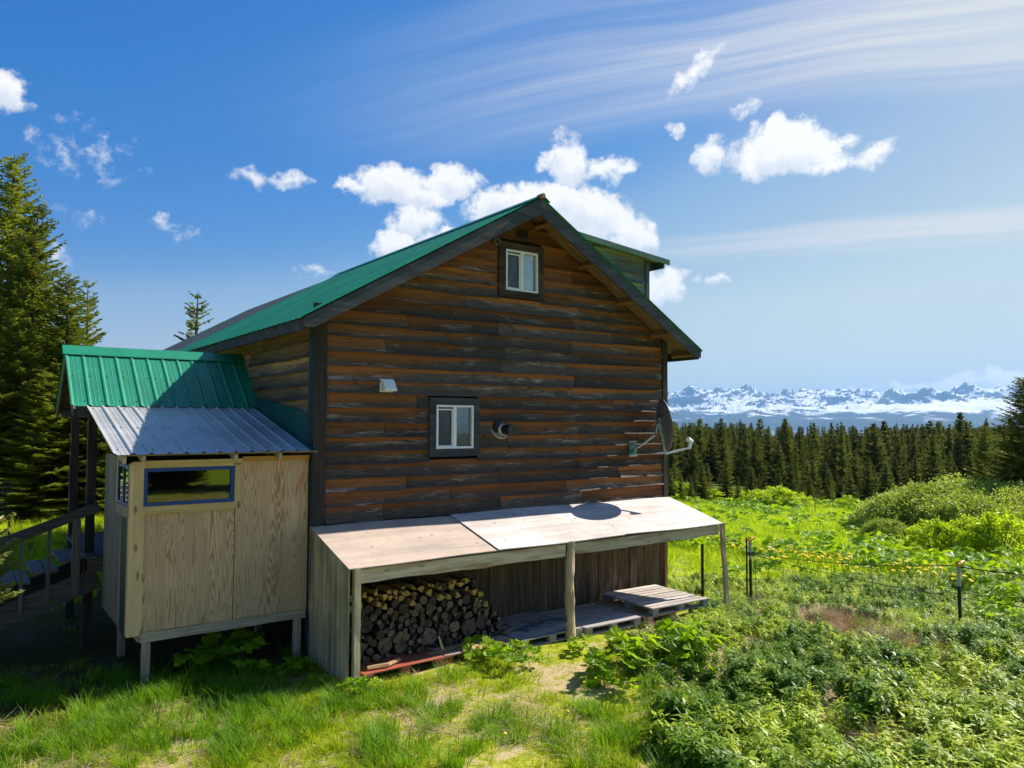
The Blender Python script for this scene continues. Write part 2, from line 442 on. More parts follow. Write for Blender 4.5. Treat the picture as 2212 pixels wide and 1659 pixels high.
def build_ground():
    rad = np.concatenate([[0.0], np.geomspace(0.8, 60, 150), np.geomspace(63, 9500, 70)])
    n = 260
    th = np.linspace(0, 2*np.pi, n, endpoint=False)
    RR, TT = np.meshgrid(rad, th, indexing='ij')
    X = CAM[0]+RR*np.sin(TT); Y = CAM[1]+RR*np.cos(TT); Z = gz(X, Y)
    V = np.stack([X, Y, Z], -1).reshape(-1, 3)
    i = np.arange(len(rad)-1)[:, None]*n; j = np.arange(n)[None, :]; j2 = (j+1) % n
    F = np.stack([i+j, i+j2, i+n+j2, i+n+j], -1).reshape(-1, 4)[:, ::-1]
    mt, g, bs = newmat('turf')
    geo = g.node('ShaderNodeNewGeometry'); P = geo.outputs['Position']
    n1 = g.noise(P, 1.3, 5, 0.6); n2 = g.noise(P, 7, 4, 0.65); n3 = g.noise(P, 40, 3, 0.6); n4 = g.noise(P, 0.12, 3, .5)
    moss = g.mix(g.step(n2, .3, .7), (0.19, 0.235, 0.012), (0.38, 0.39, 0.03))
    straw = g.mix(n3, (0.30, 0.22, 0.10), (0.58, 0.46, 0.27))
    soil = (0.022, 0.017, 0.011)
    c = g.mix(g.step(g.math('ADD', n1, g.math('MULTIPLY', n2, .5)), .71, .86), moss, straw)
    c = g.mix(g.step(g.math('ADD', n2, g.math('MULTIPLY', n1, .4)), .52, .38), c, soil)
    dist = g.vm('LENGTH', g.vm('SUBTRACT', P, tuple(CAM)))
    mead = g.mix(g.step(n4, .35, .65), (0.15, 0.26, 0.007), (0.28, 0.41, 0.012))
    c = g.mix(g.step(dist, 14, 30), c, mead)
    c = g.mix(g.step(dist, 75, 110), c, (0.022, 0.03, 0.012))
    # shade around and under the buildings deepened in the colour with dark soil
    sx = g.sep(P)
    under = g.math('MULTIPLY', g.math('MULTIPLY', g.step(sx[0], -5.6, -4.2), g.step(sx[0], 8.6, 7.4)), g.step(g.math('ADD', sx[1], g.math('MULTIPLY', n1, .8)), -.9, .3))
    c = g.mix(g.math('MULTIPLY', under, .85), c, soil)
    g.put(bs.inputs['Base Color'], c); bs.inputs['Roughness'].default_value = .95; bs.inputs['Specular IOR Level'].default_value = .1
    g.put(bs.inputs['Normal'], g.bump(g.math('ADD', n3, n2), .6, .03))
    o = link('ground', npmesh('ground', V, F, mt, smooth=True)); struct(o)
    # the bay
    mt, g, bs = newmat('bay_water')
    bs.inputs['Base Color'].default_value = (.02, .05, .08, 1); bs.inputs['Roughness'].default_value = .25
    nn = g.noise(g.mapv(g.obj(), (.01, .01, .01)), 1, 4); g.put(bs.inputs['Normal'], g.bump(nn, .4, 3))
    w = MB()
    vs = []
    for k in range(64): vs.append((CAM[0]+30000*math.sin(k/64*2*math.pi), CAM[1]+30000*math.cos(k/64*2*math.pi), SEA))
    w.add(vs[::-1], [tuple(range(64))]); struct(w.build('bay_water', mt))
build_ground()

def build_mountains():
    nt, nr = 1050, 130
    th = np.linspace(R(-8), R(52), nt); rr = np.linspace(12500, 22000, nr)
    T, Q = np.meshgrid(th, rr, indexing='ij')
    A = Q*np.cos(T); B = Q*np.sin(T)
    X, Y = xy(A, B)
    def ridged(x, y, o):
        s = 0; a = .5
        for k in range(o):
            v = 1-np.abs(2*vnoise(x*2**k+31*k, y*2**k+11*k)-1); s = s+a*v*v; a *= .5
        return s
    u = (Q-12500)/9500
    prof = sstep(u, 0.0, .75)*(1-.35*sstep(u, .8, 1))
    big = .80+.30*fbm(X/3800+2, Y/3800+1, 2)
    h = prof*(200+(ridged(X/2100+3, Y/2100, 7)*900+ridged(X/700+1, Y/700, 4)*110+fbm(X/700, Y/700, 4)*160)*big)
    h = h + sstep(u, .02, .12)*(fbm(X/900+4, Y/900, 4)*150+40)*(1-sstep(u, .25, .6))
    Z = SEA-2+h*1.0
    V = np.stack([X, Y, Z], -1).reshape(-1, 3)
    i = np.arange(nt-1)[:, None]*nr; j = np.arange(nr-1)[None, :]
    F = np.stack([i+j, i+j+1, i+nr+j+1, i+nr+j], -1).reshape(-1, 4)
    mt, g, bs = newmat('mountain_rock_snow')
    geo = g.node('ShaderNodeNewGeometry'); P = geo.outputs['Position']; z = g.sep(P)[2]
    n1 = g.noise(g.mapv(P, (.0017, .0017, .0030)), 1, 6, .62); n2 = g.noise(g.mapv(P, (.0007, .0007, .0007)), 1, 5, .6)
    sl = g.sep(geo.outputs['True Normal'])[2]
    s = g.math('ADD', g.step(z, 60, 420, 0, .75), g.math('MULTIPLY', g.math('SUBTRACT', n1, .5), 1.7))
    s = g.math('ADD', s, g.math('MULTIPLY', g.math('SUBTRACT', n2, .5), 1.0))
    s = g.math('ADD', s, g.step(sl, .72, .93, -.75, .35))
    snow = g.math('MULTIPLY', g.step(s, .44, .62), g.step(g.math('ADD', z, g.math('ADD', g.math('MULTIPLY', n1, 420), g.math('MULTIPLY', n2, 260))), 400, 520))
    wood_ = g.mix(g.step(z, 120, 260), (.018, .03, .02), (.05, .055, .05))
    c = g.mix(snow, wood_, (.86, .87, .9))
    g.put(bs.inputs['Base Color'], c); bs.inputs['Roughness'].default_value = .9; bs.inputs['Specular IOR Level'].default_value = .1
    o = link('mountains', npmesh('mountains', V, F, mt, smooth=True)); struct(o)
    # long low wooded ridge in front of the bay
    nt, nr = 120, 26
    th = np.linspace(R(-55), R(23.0), nt); rr = np.linspace(4200, 6600, nr)
    T, Q = np.meshgrid(th, rr, indexing='ij'); X, Y = xy(Q*np.cos(T), Q*np.sin(T))
    u = (Q-4200)/2400
    env = np.sin(np.pi*np.clip(u, 0, 1))*np.clip((R(23.0)-T)/R(26), 0, 1)**.75
    Z = SEA-3+env*(205+fbm(X/300, Y/300, 4)*22)
    V = np.stack([X, Y, Z], -1).reshape(-1, 3)
    i = np.arange(nt-1)[:, None]*nr; j = np.arange(nr-1)[None, :]
    F = np.stack([i+j, i+j+1, i+nr+j+1, i+nr+j], -1).reshape(-1, 4)
    mt, g, bs = newmat('wooded_hill')
    n1 = g.noise(g.mapv(g.obj(), (.02, .02, .05)), 1, 6, .7)
    g.put(bs.inputs['Base Color'], g.mix(g.step(n1, .35, .65), (.012, .024, .012), (.04, .06, .025))); bs.inputs['Roughness'].default_value = 1
    struct(link('hill', npmesh('hill', V, F, mt)))
build_mountains()

def build_haze():
    mt = bpy.data.materials.new('haze_air'); mt.use_nodes = True
    t = mt.node_tree; t.nodes.clear()
    out = t.nodes.new('ShaderNodeOutputMaterial'); pv = t.nodes.new('ShaderNodeVolumePrincipled')
    pv.inputs['Color'].default_value = (.27, .55, .95, 1); pv.inputs['Density'].default_value = 4.6e-5; pv.inputs['Anisotropy'].default_value = 0.2
    t.links.new(pv.outputs[0], out.inputs['Volume'])
    b = MB(); b.box(CAM[0]-31000, CAM[0]+31000, CAM[1]-31000, CAM[1]+31000, SEA-20, 1000)
    o = b.build('haze', mt); o['kind'] = 'stuff'; o['label'] = 'thin pale blue haze over the far bay and mountains'; o['category'] = 'haze'
HAZE = True
if HAZE: build_haze()

# ------------------------------------------------------------------ materials for the buildings
def siding_mat(name, upper, dark, grey, bias=0.0, axis='x', green=False):
    if name in MATS: return MATS[name]
    mt, g, bs = newmat(name)
    o0 = g.obj(); r = g.rand()
    o = g.vm('ADD', o0, g.vm('SCALE', (9.1, 9.1, 3.7), sc=r))
    v = g.attr('v')
    lx, ly = (0.9, 0.9) if axis == 'x' else (0.9, 0.9)
    n1 = g.noise(g.mapv(o, (lx, ly, 7.0)), 1.0, 5, 0.6, 0.5)
    n2 = g.noise(g.mapv(o, (5.0, 5.0, 90.0)), 1.0, 4, 0.7, 0.3)
    n3 = g.noise(g.mapv(o, (2.0, 2.0, 26.0)), 1.0, 4, 0.6, 0.4)
    s = g.sep(o0)
    # exposure to the weather: little under the gable and the verges, most on the open middle and low down
    th = g.step(s[2], 4.5, 2.5, -.35, .50)
    if axis == 'x':
        mid = g.step(g.math('ABSOLUTE', g.math('SUBTRACT', s[0], 3.9)), 3.2, .4)
        th = g.math('ADD', th, g.math('MULTIPLY', g.math('MULTIPLY', mid, g.step(s[2], 4.4, 3.5)), g.step(s[2], 1.6, 3.0, .05, .42)))
    big = g.noise(g.mapv(o0, (.5, .5, 1.0), (4, 2, 1)), 1.0, 4, .6)
    th = g.math('ADD', th, g.math('MULTIPLY', g.math('SUBTRACT', big, .5), .9))
    th = g.math('ADD', th, g.math('MULTIPLY_ADD', r, .55, -.22))
    n1 = g.math('ADD', n1, g.math('MULTIPLY', g.math('SUBTRACT', g.noise(g.mapv(o, (.35, .35, 2.0)), 1.0, 2, .5), .5), 1.1))
    th = g.math('ADD', th, bias)
    t = g.math('ADD', v, g.math('MULTIPLY', g.math('SUBTRACT', n1, .5), 1.0))
    d = g.math('SUBTRACT', t, th)
    f = g.step(d, -.16, .16)
    up = g.mix(g.step(n3, .3, .7), tuple(c*.62 for c in upper), tuple(c*1.1 for c in upper))
    r2 = g.math('FRACT', g.math('MULTIPLY', r, 37.7))
    up = g.mix(g.math('MULTIPLY', g.step(g.math('ADD', v, g.math('MULTIPLY', g.math('SUBTRACT', n1, .5), .7)), .60, .86), g.step(r2, .0, 1.0, .25, .95)), up, (upper[0]*1.75, upper[1]*1.45, upper[2]*1.0))      # fresh stain kept under the lap
    dk = g.mix(g.step(n2, .35, .7), dark, tuple(c*2.2 for c in dark))
    col = g.mix(f, dk, up)
    chk = g.noise(g.mapv(o, (9.0, 9.0, 30.0)), 1.0, 4, .7, .6)
    wisp = g.math('MULTIPLY', g.math('MULTIPLY', g.step(d, -.5, -.05), g.step(d, .10, -.05)), g.step(g.math('ADD', n2, g.math('MULTIPLY', n3, .7)), .78, 1.08))
    wisp = g.math('MULTIPLY', wisp, g.step(g.noise(g.mapv(o0, (.9, .9, 1.4), (1, 8, 3)), 1.0, 3, .6), .42, .66))
    col = g.mix(g.math('MULTIPLY', wisp, .8), col, grey)
    col = g.mix(g.math('MULTIPLY', g.step(chk, .60, .72), g.math('MULTIPLY', g.step(d, .2, -.2), .7)), col, tuple(c*.45 for c in dark))
    kd, _ = g.voro(g.mapv(o, (1.7, 1.7, 6.0)), 1.0)
    col = g.mix(g.math('MULTIPLY', g.step(kd, .13, .05), .75), col, (.02, .01, .006))
    col = g.vm('SCALE', col, sc=g.math('MULTIPLY_ADD', g.math('FRACT', g.math('MULTIPLY', r, 91.3)), .8, .62))
    g.put(bs.inputs['Base Color'], col); bs.inputs['Roughness'].default_value = .78; bs.inputs['Specular IOR Level'].default_value = .25
    g.put(bs.inputs['Normal'], g.bump(n2, .35, .004))
    MATS[name] = mt
    return mt

def metal_mat(name, c, metal, rough, streak=.15, dirt=None):
    if name in MATS: return MATS[name]
    mt, g, bs = newmat(name)
    o = g.obj()
    n = g.noise(g.mapv(o, (3, 3, 3)), 1, 5, .6); n2 = g.noise(o, 60, 3, .6)
    n3 = g.noise(g.mapv(o, (.8, .8, .8)), 1, 4, .65)
    col = g.vm('SCALE', c, sc=g.math('MULTIPLY', g.step(n, .25, .75, 1-streak, 1+streak), g.step(n3, .3, .7, .82, 1.12)))
    if dirt: col = g.mix(g.math('MULTIPLY', g.step(n, .5, .75), .4), col, dirt)
    g.put(bs.inputs['Base Color'], col); bs.inputs['Metallic'].default_value = metal
    g.put(bs.inputs['Roughness'], g.step(n2, .2, .8, rough-.06, rough+.1))
    MATS[name] = mt
    return mt

def plywood_mat(name, c1, c2, dark, plane='xz', scale=1.0, mildew=None, mamt=0.0, specks=0.0, contrast=1.0, red=False):
    """rotary-cut veneer: contour lines of a stretched noise field"""
    if name in MATS: return MATS[name]
    mt, g, bs = newmat(name)
    o0 = g.obj(); o = g.vm('ADD', o0, g.vm('SCALE', (5.1, 3.3, 8.2), sc=g.rand()))
    sc = {'xz': (4.4, 4.4, .24), 'xy': (.36, 3.3, 3.3), 'yz': (4.4, 4.4, .24)}[plane]
    sc = tuple(v*scale for v in sc)
    fld = g.noise(g.mapv(o, sc), 1.0, 2.5, .5, .35)
    fine = g.noise(g.mapv(o, tuple(v*30 if v > 1 else v*5 for v in sc)), 1.0, 3, .6)
    ph = g.math('SINE', g.math('ADD', g.math('MULTIPLY', fld, 250.0), g.math('MULTIPLY', fine, 2.2)))
    line = g.step(ph, .1, .95)
    patch = g.step(g.noise(g.mapv(o, sc, (2, 7, 3)), .8, 3, .5), .58, .72)
    col = g.mix(g.math('MULTIPLY', line, .75*contrast), c1, c2)
    col = g.mix(g.math('MULTIPLY', g.math('MULTIPLY', patch, g.step(ph, -.6, .4)), .8*contrast), col, dark)
    kd, _ = g.voro(g.mapv(o, tuple(1.6 if v > 1 else 1.1 for v in sc)), 1.7)
    col = g.mix(g.math('MULTIPLY', g.step(kd, .060, .030), .9), col, (.05, .02, .012))
    if mildew:
        m1 = g.noise(g.mapv(o0, tuple(v*2 if v > 1 else v*1.5 for v in sc)), 1.0, 5, .68); m2 = g.noise(o0, 1.1, 4, .6)
        col = g.mix(g.math('MULTIPLY', g.step(g.math('ADD', m1, g.math('MULTIPLY', m2, .6)), .62, 1.0), mamt), col, mildew)
    if specks:
        k2, _ = g.voro(g.mapv(o, (2.4, 4.4, 1.0)), 1.5)
        nz = g.noise(o, 3.0, 2)
        col = g.mix(g.math('MULTIPLY', g.math('MULTIPLY', g.step(k2, .15, .06), g.step(nz, .28, .44)), specks), col, (.13, .07, .045))
    if red:   # a smear of red paint by the cabin corner
        sp = g.sep(o0)
        q1 = g.math('ADD', g.math('MULTIPLY', g.math('ADD', sp[0], .21), .92), g.math('MULTIPLY', g.math('SUBTRACT', sp[2], .62), -.38))
        q2 = g.math('ADD', g.math('MULTIPLY', g.math('ADD', sp[0], .21), .38), g.math('MULTIPLY', g.math('SUBTRACT', sp[2], .62), .92))
        el = g.math('ADD', g.math('POWER', g.math('MULTIPLY', q1, 22.0), 2.0), g.math('POWER', g.math('MULTIPLY', q2, 4.2), 2.0))
        col = g.mix(g.math('MULTIPLY', g.step(g.math('ADD', el, fine), 1.6, .5), .55), col, (.55, .12, .08))
    g.put(bs.inputs['Base Color'], col); bs.inputs['Roughness'].default_value = .75; bs.inputs['Specular IOR Level'].default_value = .25
    g.put(bs.inputs['Normal'], g.bump(g.math('ADD', line, fine), .12, .003))
    MATS[name] = mt
    return mt

def glass_mat(name, tint=(.97, .98, .98), refl=.35, rough=.02):
    """window glass: mirror reflection over see-through"""
    if name in MATS: return MATS[name]
    mt, g, bs = newmat(name)
    out = next(n for n in g.n if n.type == 'OUTPUT_MATERIAL')
    gl = g.node('ShaderNodeBsdfGlossy'); gl.inputs['Roughness'].default_value = rough
    tr = g.node('ShaderNodeBsdfTransparent'); tr.inputs['Color'].default_value = (*tint, 1)
    fr = g.node('ShaderNodeFresnel'); fr.inputs['IOR'].default_value = 1.5
    ms = g.node('ShaderNodeMixShader')
    g.put(ms.inputs[0], g.math('ADD', fr.outputs[0], refl, clamp=True))
    g.l.new(tr.outputs[0], ms.inputs[1]); g.l.new(gl.outputs[0], ms.inputs[2]); g.l.new(ms.outputs[0], out.inputs[0])
    MATS[name] = mt
    return mt

SIDE = siding_mat('stained_siding', (.185, .076, .028), (.048, .037, .030), (.52, .45, .39))
SIDE_L = siding_mat('stained_siding_side', (.26, .16, .075), (.06, .045, .035), (.30, .27, .24), -.30, 'y')
SIDE_D = siding_mat('grey_siding_dormer', (.20, .20, .19), (.08, .095, .10), (.60, .54, .48), .1)
CHAR = wood('dark_stained_board', (.022, .026, .032), (.05, .056, .065), 'x', (.11, .11, .12), .45)
CHARV = wood('dark_stained_post', (.03, .022, .018), (.075, .055, .042), 'z', (.02, .035, .038), .6)
SKIRT = wood('aged_vertical_board', (.085, .05, .028), (.27, .17, .095), 'z', (.04, .036, .034), .7, patch=1.4)
WRAP = plain('dark_sheathing', (.03, .025, .02), .9)
GREEN = metal_mat('green_roof_metal', (.014, .225, .125), .0, .36, .08)
GREENT = metal_mat('green_flashing', (.006, .09, .065), .0, .4, .1)
OLDROOF = metal_mat('faded_grey_green_metal', (.09, .115, .11), .2, .4, .15)
GALV = metal_mat('galvanised_metal', (.50, .49, .48), .35, .40, .07, (.38, .38, .38))
WHITE = plain('white_vinyl', (.80, .81, .82), .4, 0, .04)
BLUE = plain('blue_painted_wood', (.012, .055, .24), .45, 0, .1)
PLY = plywood_mat('fresh_plywood', (.70, .455, .26), (.32, .165, .06), (.27, .12, .035), 'xz', 1.0, (.44, .30, .18), .45, red=True)
PLYROOF = plywood_mat('bleached_plywood', (.54, .43, .34), (.46, .34, .25), (.38, .25, .17), 'xy', 1.0, (.30, .26, .23), .7, specks=.95, contrast=.7)
PLYROOF2 = plywood_mat('bleached_plywood_pale', (.70, .63, .58), (.62, .53, .48), (.50, .39, .32), 'xy', 1.0, (.36, .31, .28), .7, specks=.95, contrast=.6)
PANEL = plywood_mat('mildewed_panel', (.60, .48, .29), (.46, .37, .22), (.36, .28, .16), 'yz', 1.0, (.05, .055, .045), .75, contrast=.6)
PINE = wood('new_pine_trim', (.70, .50, .23), (.56, .37, .14), 'x', (.36, .20, .07), .4, knots=.8)
PINEV = wood('new_pine_trim_upright', (.72, .51, .27), (.62, .42, .20), 'z', (.42, .30, .14), .4, knots=.8)
GREYW = wood('weathered_grey_timber', (.33, .25, .17), (.54, .43, .31), 'x', (.22, .15, .09), .5, knots=.4)
GREYV = wood('weathered_grey_post', (.33, .25, .165), (.54, .42, .29), 'z', (.20, .14, .08), .5)
BEAMW = wood('live_edge_beam', (.58, .44, .27), (.74, .60, .42), 'x', (.34, .17, .06), .75, knots=.6, patch=1.6)
BARK = wood('bark_grey', (.06, .05, .042), (.17, .14, .115), 'z', (.03, .025, .02), .6, grain=30)
STEPW = wood('stair_wood', (.06, .055, .05), (.15, .14, .13), 'x', (.05, .05, .055), .5)

W = 7.32; E = 0.417; VO = 0.583; SL = 0.577; ZR = 5.264        # wall width, eave and verge overhang, roof slope, top of barge at the ridge
def roof_z(x): return ZR-abs(x-W/2)*SL                            # underside of the roof sheet

cabin = empty('cabin', (W/2, 3.6, -1.88), 'dark brown weathered wood cabin with green metal gable roof', 'cabin')

def boards(parent, mat, axis, fixed, rows, x0f, x1f, joints, holes=(), sgn=-1, yoff=0.0, name='siding_board', cup=.036):
    """lapped boards, each its own piece. rows: list of (z_bottom_left, z_top_left, z_bottom_right, z_top_right)"""
    for ri, (zb0, zt0, zb1, zt1) in enumerate(rows):
        zm = (zb0+zt0)/2
        segs = []
        xs = [None]+joints(ri)+[None]
        lo, hi = min(x0f(zb0), x0f(zt0)), max(x1f(zb0), x1f(zt0))
        cuts = [lo]+[j for j in joints(ri) if lo+.3 < j < hi-.3]+[hi]
        for i in range(len(cuts)-1):
            parts = [(cuts[i], cuts[i+1])]
            for (hx0, hx1, hz0, hz1) in holes:
                if zt0 > hz0+.02 and zb0 < hz1-.02:
                    q = []
                    for (p, r_) in parts:
                        if r_ <= hx0 or p >= hx1: q.append((p, r_))
                        else:
                            if p < hx0: q.append((p, hx0))
                            if r_ > hx1: q.append((hx1, r_))
                    parts = q
            segs += [s_ for s_ in parts if s_[1]-s_[0] > .06]
        for (p, r_) in segs:
            n = max(3, int((r_-p)/.24))
            b = MB(); vs = []; av = []; fs = []
            ph = random.uniform(0, 9); wob = random.uniform(.003, .010); w2 = random.uniform(3.5, 8); lift = (random.random() < .6)*random.uniform(.012, .045); dz0 = random.gauss(0, .006); p, r_ = p+.004, r_-.004; bow = random.uniform(0, .012)
            end = random.choice((0, 1))
            for k in range(n+1):
                t = k/n; x = p+(r_-p)*t; u = (x-0)/W if axis == 'x' else x/7.3
                zb = zb0+(zb1-zb0)*u; zt = zt0+(zt1-zt0)*u
                zb += dz0+wob*math.sin(ph+x*1.9)+wob*.5*math.sin(ph*2+x*w2)+random.uniform(-.004, .004)
                le = lift*max(0, 1-(t if end == 0 else 1-t)*(r_-p)*2.2)+bow*(.5+.5*math.sin(ph+x*1.3))
                prof = [(zt+.03, .010, 1.1), (zb+(zt-zb)*.62, .017, .62), (zb+(zt-zb)*.28, .024+le*.4, .28), (zb, .026+cup*.7+le, 0.0), (zb+.004, .004, 0.0)]
                for (z, dy, v) in prof:
                    xx = x
                    if x0f(z) > x1f(z): xx = (x0f(z)+x1f(z))/2
                    else: xx = min(max(x, x0f(z)), x1f(z))
                    if axis == 'x': vs.append((xx, fixed+sgn*(dy+yoff), z))
                    else: vs.append((fixed+sgn*(dy+yoff), xx, z))
                    av.append(v)
            for k in range(n):
                for j in range(4):
                    a = k*5+j; q = (a, a+1, a+6, a+5)
                    fs.append(q if axis == 'x' else q[::-1])
            for base in (0, n*5):
                fs.append((base, base+1, base+2, base+3, base+4))
            b.add(vs, fs, 0, av)
            b.build(name, mat, parent, attr='v')

def build_cabin():
    # ---- gable wall
    b = MB()
    yb, th = .10, .12
    vs = [(0, yb, -.1), (W, yb, -.1), (W, yb, roof_z(W)), (W/2, yb, ZR), (0, yb, roof_z(0))]
    b.add(vs+[(x, y+th, z) for x, y, z in vs], [(0, 1, 2, 3, 4), (9, 8, 7, 6, 5), (0, 5, 6, 1), (1, 6, 7, 2), (2, 7, 8, 3), (3, 8, 9, 4), (4, 9, 5, 0)])
    gw = b.build('gable_wall', WRAP, cabin)
    rows = []
    zl, zr = .019, .002
    k = 0; ja = []; jc = []; jr0 = random.Random(8)
    while True:
        if zl+.2085*k > ZR-.08: break
        ja.append(zl+.2085*k+(jr0.gauss(0, .013) if k else 0)); jc.append(zr+.2118*k+(jr0.gauss(0, .013) if k else 0)); k += 1
    rows = [(ja[i], ja[i+1], jc[i], jc[i+1]) for i in range(len(ja)-1)]
    xin = .13
    lim0 = lambda z: max(xin, W/2-(ZR-.075-z)/SL)
    lim1 = lambda z: min(W-.11, W/2+(ZR-.075-z)/SL)
    jr = random.Random(4)
    jset = [[1.15, 3.35, 5.1], [2.2, 4.75], [1.55, 3.3, 5.9], [4.85], [2.6, 5.0], [3.3, 4.7]]
    def joints(ri):
        return [j+jr.uniform(-.12, .12) for j in jset[ri % 6]]
    holes = [(1.86, 2.77, .95, 1.86), (3.19, 4.12, 3.64, 4.56)]
    boards(gw, SIDE, 'x', 0.0, rows, lim0, lim1, joints, holes)
    # corner boards
    for (x0, x1) in ((-.075, .125), (W-.105, W+.02)):
        c = MB(); c.beam(((x0+x1)/2, -.028, -.35 if x0 > 1 else -1.7), ((x0+x1)/2, -.028, roof_z(0)+.05), x1-x0, .056, 10, .002, up=(0, 1, 0))
        c.build('corner_board', CHARV, cabin)
    c = MB(); c.beam((-.05, .07, -1.7), (-.05, .07, 2.9), .05, .14, 8, .002, up=(0, 1, 0)); c.build('corner_board', wood('teal_black_board', (.012, .03, .034), (.03, .055, .06), 'z'), cabin)
    # ---- side wall facing the porch
    b = MB(); b.box(.0, .12, .14, 7.3, -1.3, 2.98); lw = b.build('side_wall', WRAP, cabin)
    rows = [(.95+.213*k, 1.163+.213*k, .95+.213*k, 1.163+.213*k) for k in range(9)]
    boards(lw, SIDE_L, 'y', 0.0, rows, lambda z: .13, lambda z: 7.2, lambda ri: [[1.9, 4.6], [3.1], [2.4, 5.2]][ri % 3], (), -1)
    b = MB(); b.box(W-.12, W, .22, 7.3, -1.88, 2.98); b.box(.12, W-.12, 7.2, 7.32, -1.88, 2.98); b.build('rear_wall', wood('dark_rear_siding', (.07, .04, .02), (.12, .07, .035), 'y'), cabin)
    # ---- skirting of upright boards below
    b = MB(); b.box(0.02, W-.03, .05, .12, -1.95, -.1); sw = b.build('skirt_wall', WRAP, cabin)
    x = .06
    while x < W-.12:
        w = random.choice((.14, .17, .2, .19))
        w = min(w, W-.05-x); off = random.uniform(0, .014)
        c = MB(); c.beam((x+w/2, .03-off, -1.93), (x+w/2, .03-off, -.12), w-.012, .024, 6, .0015, up=(0, 1, 0)); c.build('skirt_board', SKIRT, sw)
        x += w
    c = MB(); c.beam((W-.02, -.01, -1.9), (W-.02, -.01, -.3), .07, .05, 5, .002, up=(0, 1, 0)); c.build('corner_board', wood('orange_corner_board', (.32, .16, .05), (.42, .24, .09), 'z'), cabin)

    # ---- roof
    Y0, Y1 = -VO, 7.9
    b = MB(); t = .17
    for sg in (-1, 1):
        def pt(d, dz): return (W/2+sg*d, roof_z(W/2+sg*d)+dz)
        (xa, za), (xb, zb) = pt(0, -.012), pt(W/2+E-.01, -.012)
        vs = [(xa, Y0+.05, za), (xb, Y0+.05, zb), (xb, Y1, zb), (xa, Y1, za)]
        vs2 = [(x, y, z-.02) for x, y, z in vs]
        b.add(vs+vs2, [(0, 1, 2, 3), (7, 6, 5, 4), (0, 4, 5, 1), (1, 5, 6, 2), (2, 6, 7, 3), (3, 7, 4, 0)])
    roof = b.build('roof', wood('roof_sheathing', (.22, .13, .06), (.32, .20, .10), 'y', (.12, .08, .05), .5), cabin)
    # barge boards, fascia, lookouts
    for sg in (-1, 1):
        h = .235
        xe = W/2+sg*(W/2+E); 
        pts = [(W/2, ZR), (xe, roof_z(xe)), (xe, roof_z(xe)-.135), (xe-sg*.13, roof_z(xe)-.135-.0), (W/2, ZR-.27)]
        c = MB(); y0, y1 = Y0-.0, Y0+.045
        vs = [(x, y0, z) for x, z in pts]+[(x, y1, z) for x, z in pts]
        fs = [(0, 1, 2, 3, 4), (9, 8, 7, 6, 5)]+[(i, 5+i, 5+(i+1) % 5, (i+1) % 5) for i in range(5)]
        c.add(vs, fs); c.build('barge_board', wood('barge_stain', (.028, .034, .042), (.075, .082, .09), 'x', (.15, .15, .155), .5), roof)
        c = MB(); c.beam((xe-sg*.02, Y0+.05, roof_z(xe)-.085), (xe-sg*.02, Y1, roof_z(xe)-.085), .035, .155, 14, .003); c.build('fascia_board', CHAR, roof)
        for d in (.33, 1.35, 2.35, 3.3, 3.95):
            x = W/2+sg*d; z = roof_z(x)-.115
            c = MB(); c.beam((x, Y0+.045, z), (x, .05, z), .075, .13, 2, .002, up=(SL*sg, 0, 1)); c.build('lookout', wood('lookout_wood', (.16, .085, .035), (.25, .14, .06), 'y'), roof)
        for k in range(3):
            ya = Y0+.055+k*.175
            c = MB(); 
            xa, xb = W/2+sg*.05, W/2+sg*(W/2+E-.05)
            c.beam((xa, ya+.085, roof_z(xa)-.043), (xb, ya+.085, roof_z(xb)-.043), .165, .016, 10, .0015, up=(SL*sg, 0, 1)); c.build('soffit_board', wood('soffit_wood', (.17, .10, .05), (.30, .20, .11), 'x', (.10, .05, .02), .5), roof)
    # metal panels
    def panel(sg, ya, yb, x_hi, x_lo, mat, lift=.012, name='roof_panel', parent=roof, zf=roof_z, along='x'):
        b = MB(); n = max(1, round((yb-ya)/.2286)); prof = []
        for k in range(n):
            y = ya+(yb-ya)*k/n; w_ = (yb-ya)/n
            for dy, dz in ((0, .019), (.022, .019), (.045, 0), (.085, 0), (.092, .004), (.1, 0), (.145, 0), (.152, .004), (.16, 0), (w_-.022, 0)):
                prof.append((y+dy, dz))
        prof.append((yb, .019))
        segs = 6; vs = []; fs = []; m_ = len(prof)
        for i in range(segs+1):
            x = x_hi+(x_lo-x_hi)*i/segs
            for (y, dz) in prof: vs.append((x, y, zf(x)+lift+dz))
        for i in range(segs):
            for j in range(m_-1):
                a = i*m_+j; q = (a, a+m_, a+m_+1, a+1); fs.append(q if sg > 0 else q[::-1])
        b.add(vs, fs)
        return b.build(name, mat, parent)
    y = Y0-.02
    while y < Y1-.05:
        y2 = min(y+.9144, Y1)
        for sg in (-1, 1):
            panel(sg, y, y2, W/2+sg*.02, W/2+sg*(W/2+E+.045), GREEN)
        y = y2
    c = MB()
    vs = []; n = 12
    for i in range(n+1):
        yy = Y0-.05+(Y1-Y0+.1)*i/n
        for (dx, dz) in ((-.17, -.085), (-.16, -.075), (-.03, .012), (0, .03), (.03, .012), (.16, -.075), (.17, -.085)): vs.append((W/2+dx, yy, ZR+.035+dz))
    c.add(vs, [(i*7+j, i*7+j+1, i*7+j+8, i*7+j+7) for i in range(n) for j in range(6)])
    c.build('ridge_cap', GREEN, roof)
    c = MB(); c.tube([(W/2, Y0-.075, ZR+.035), (W/2, Y0+.06, ZR+.037)], .045, 8); c.build('ridge_plug', plain('foam_plug', (.32, .25, .16), .9), roof)
    # rear wing with older roofing, ridge in line
    b = MB()
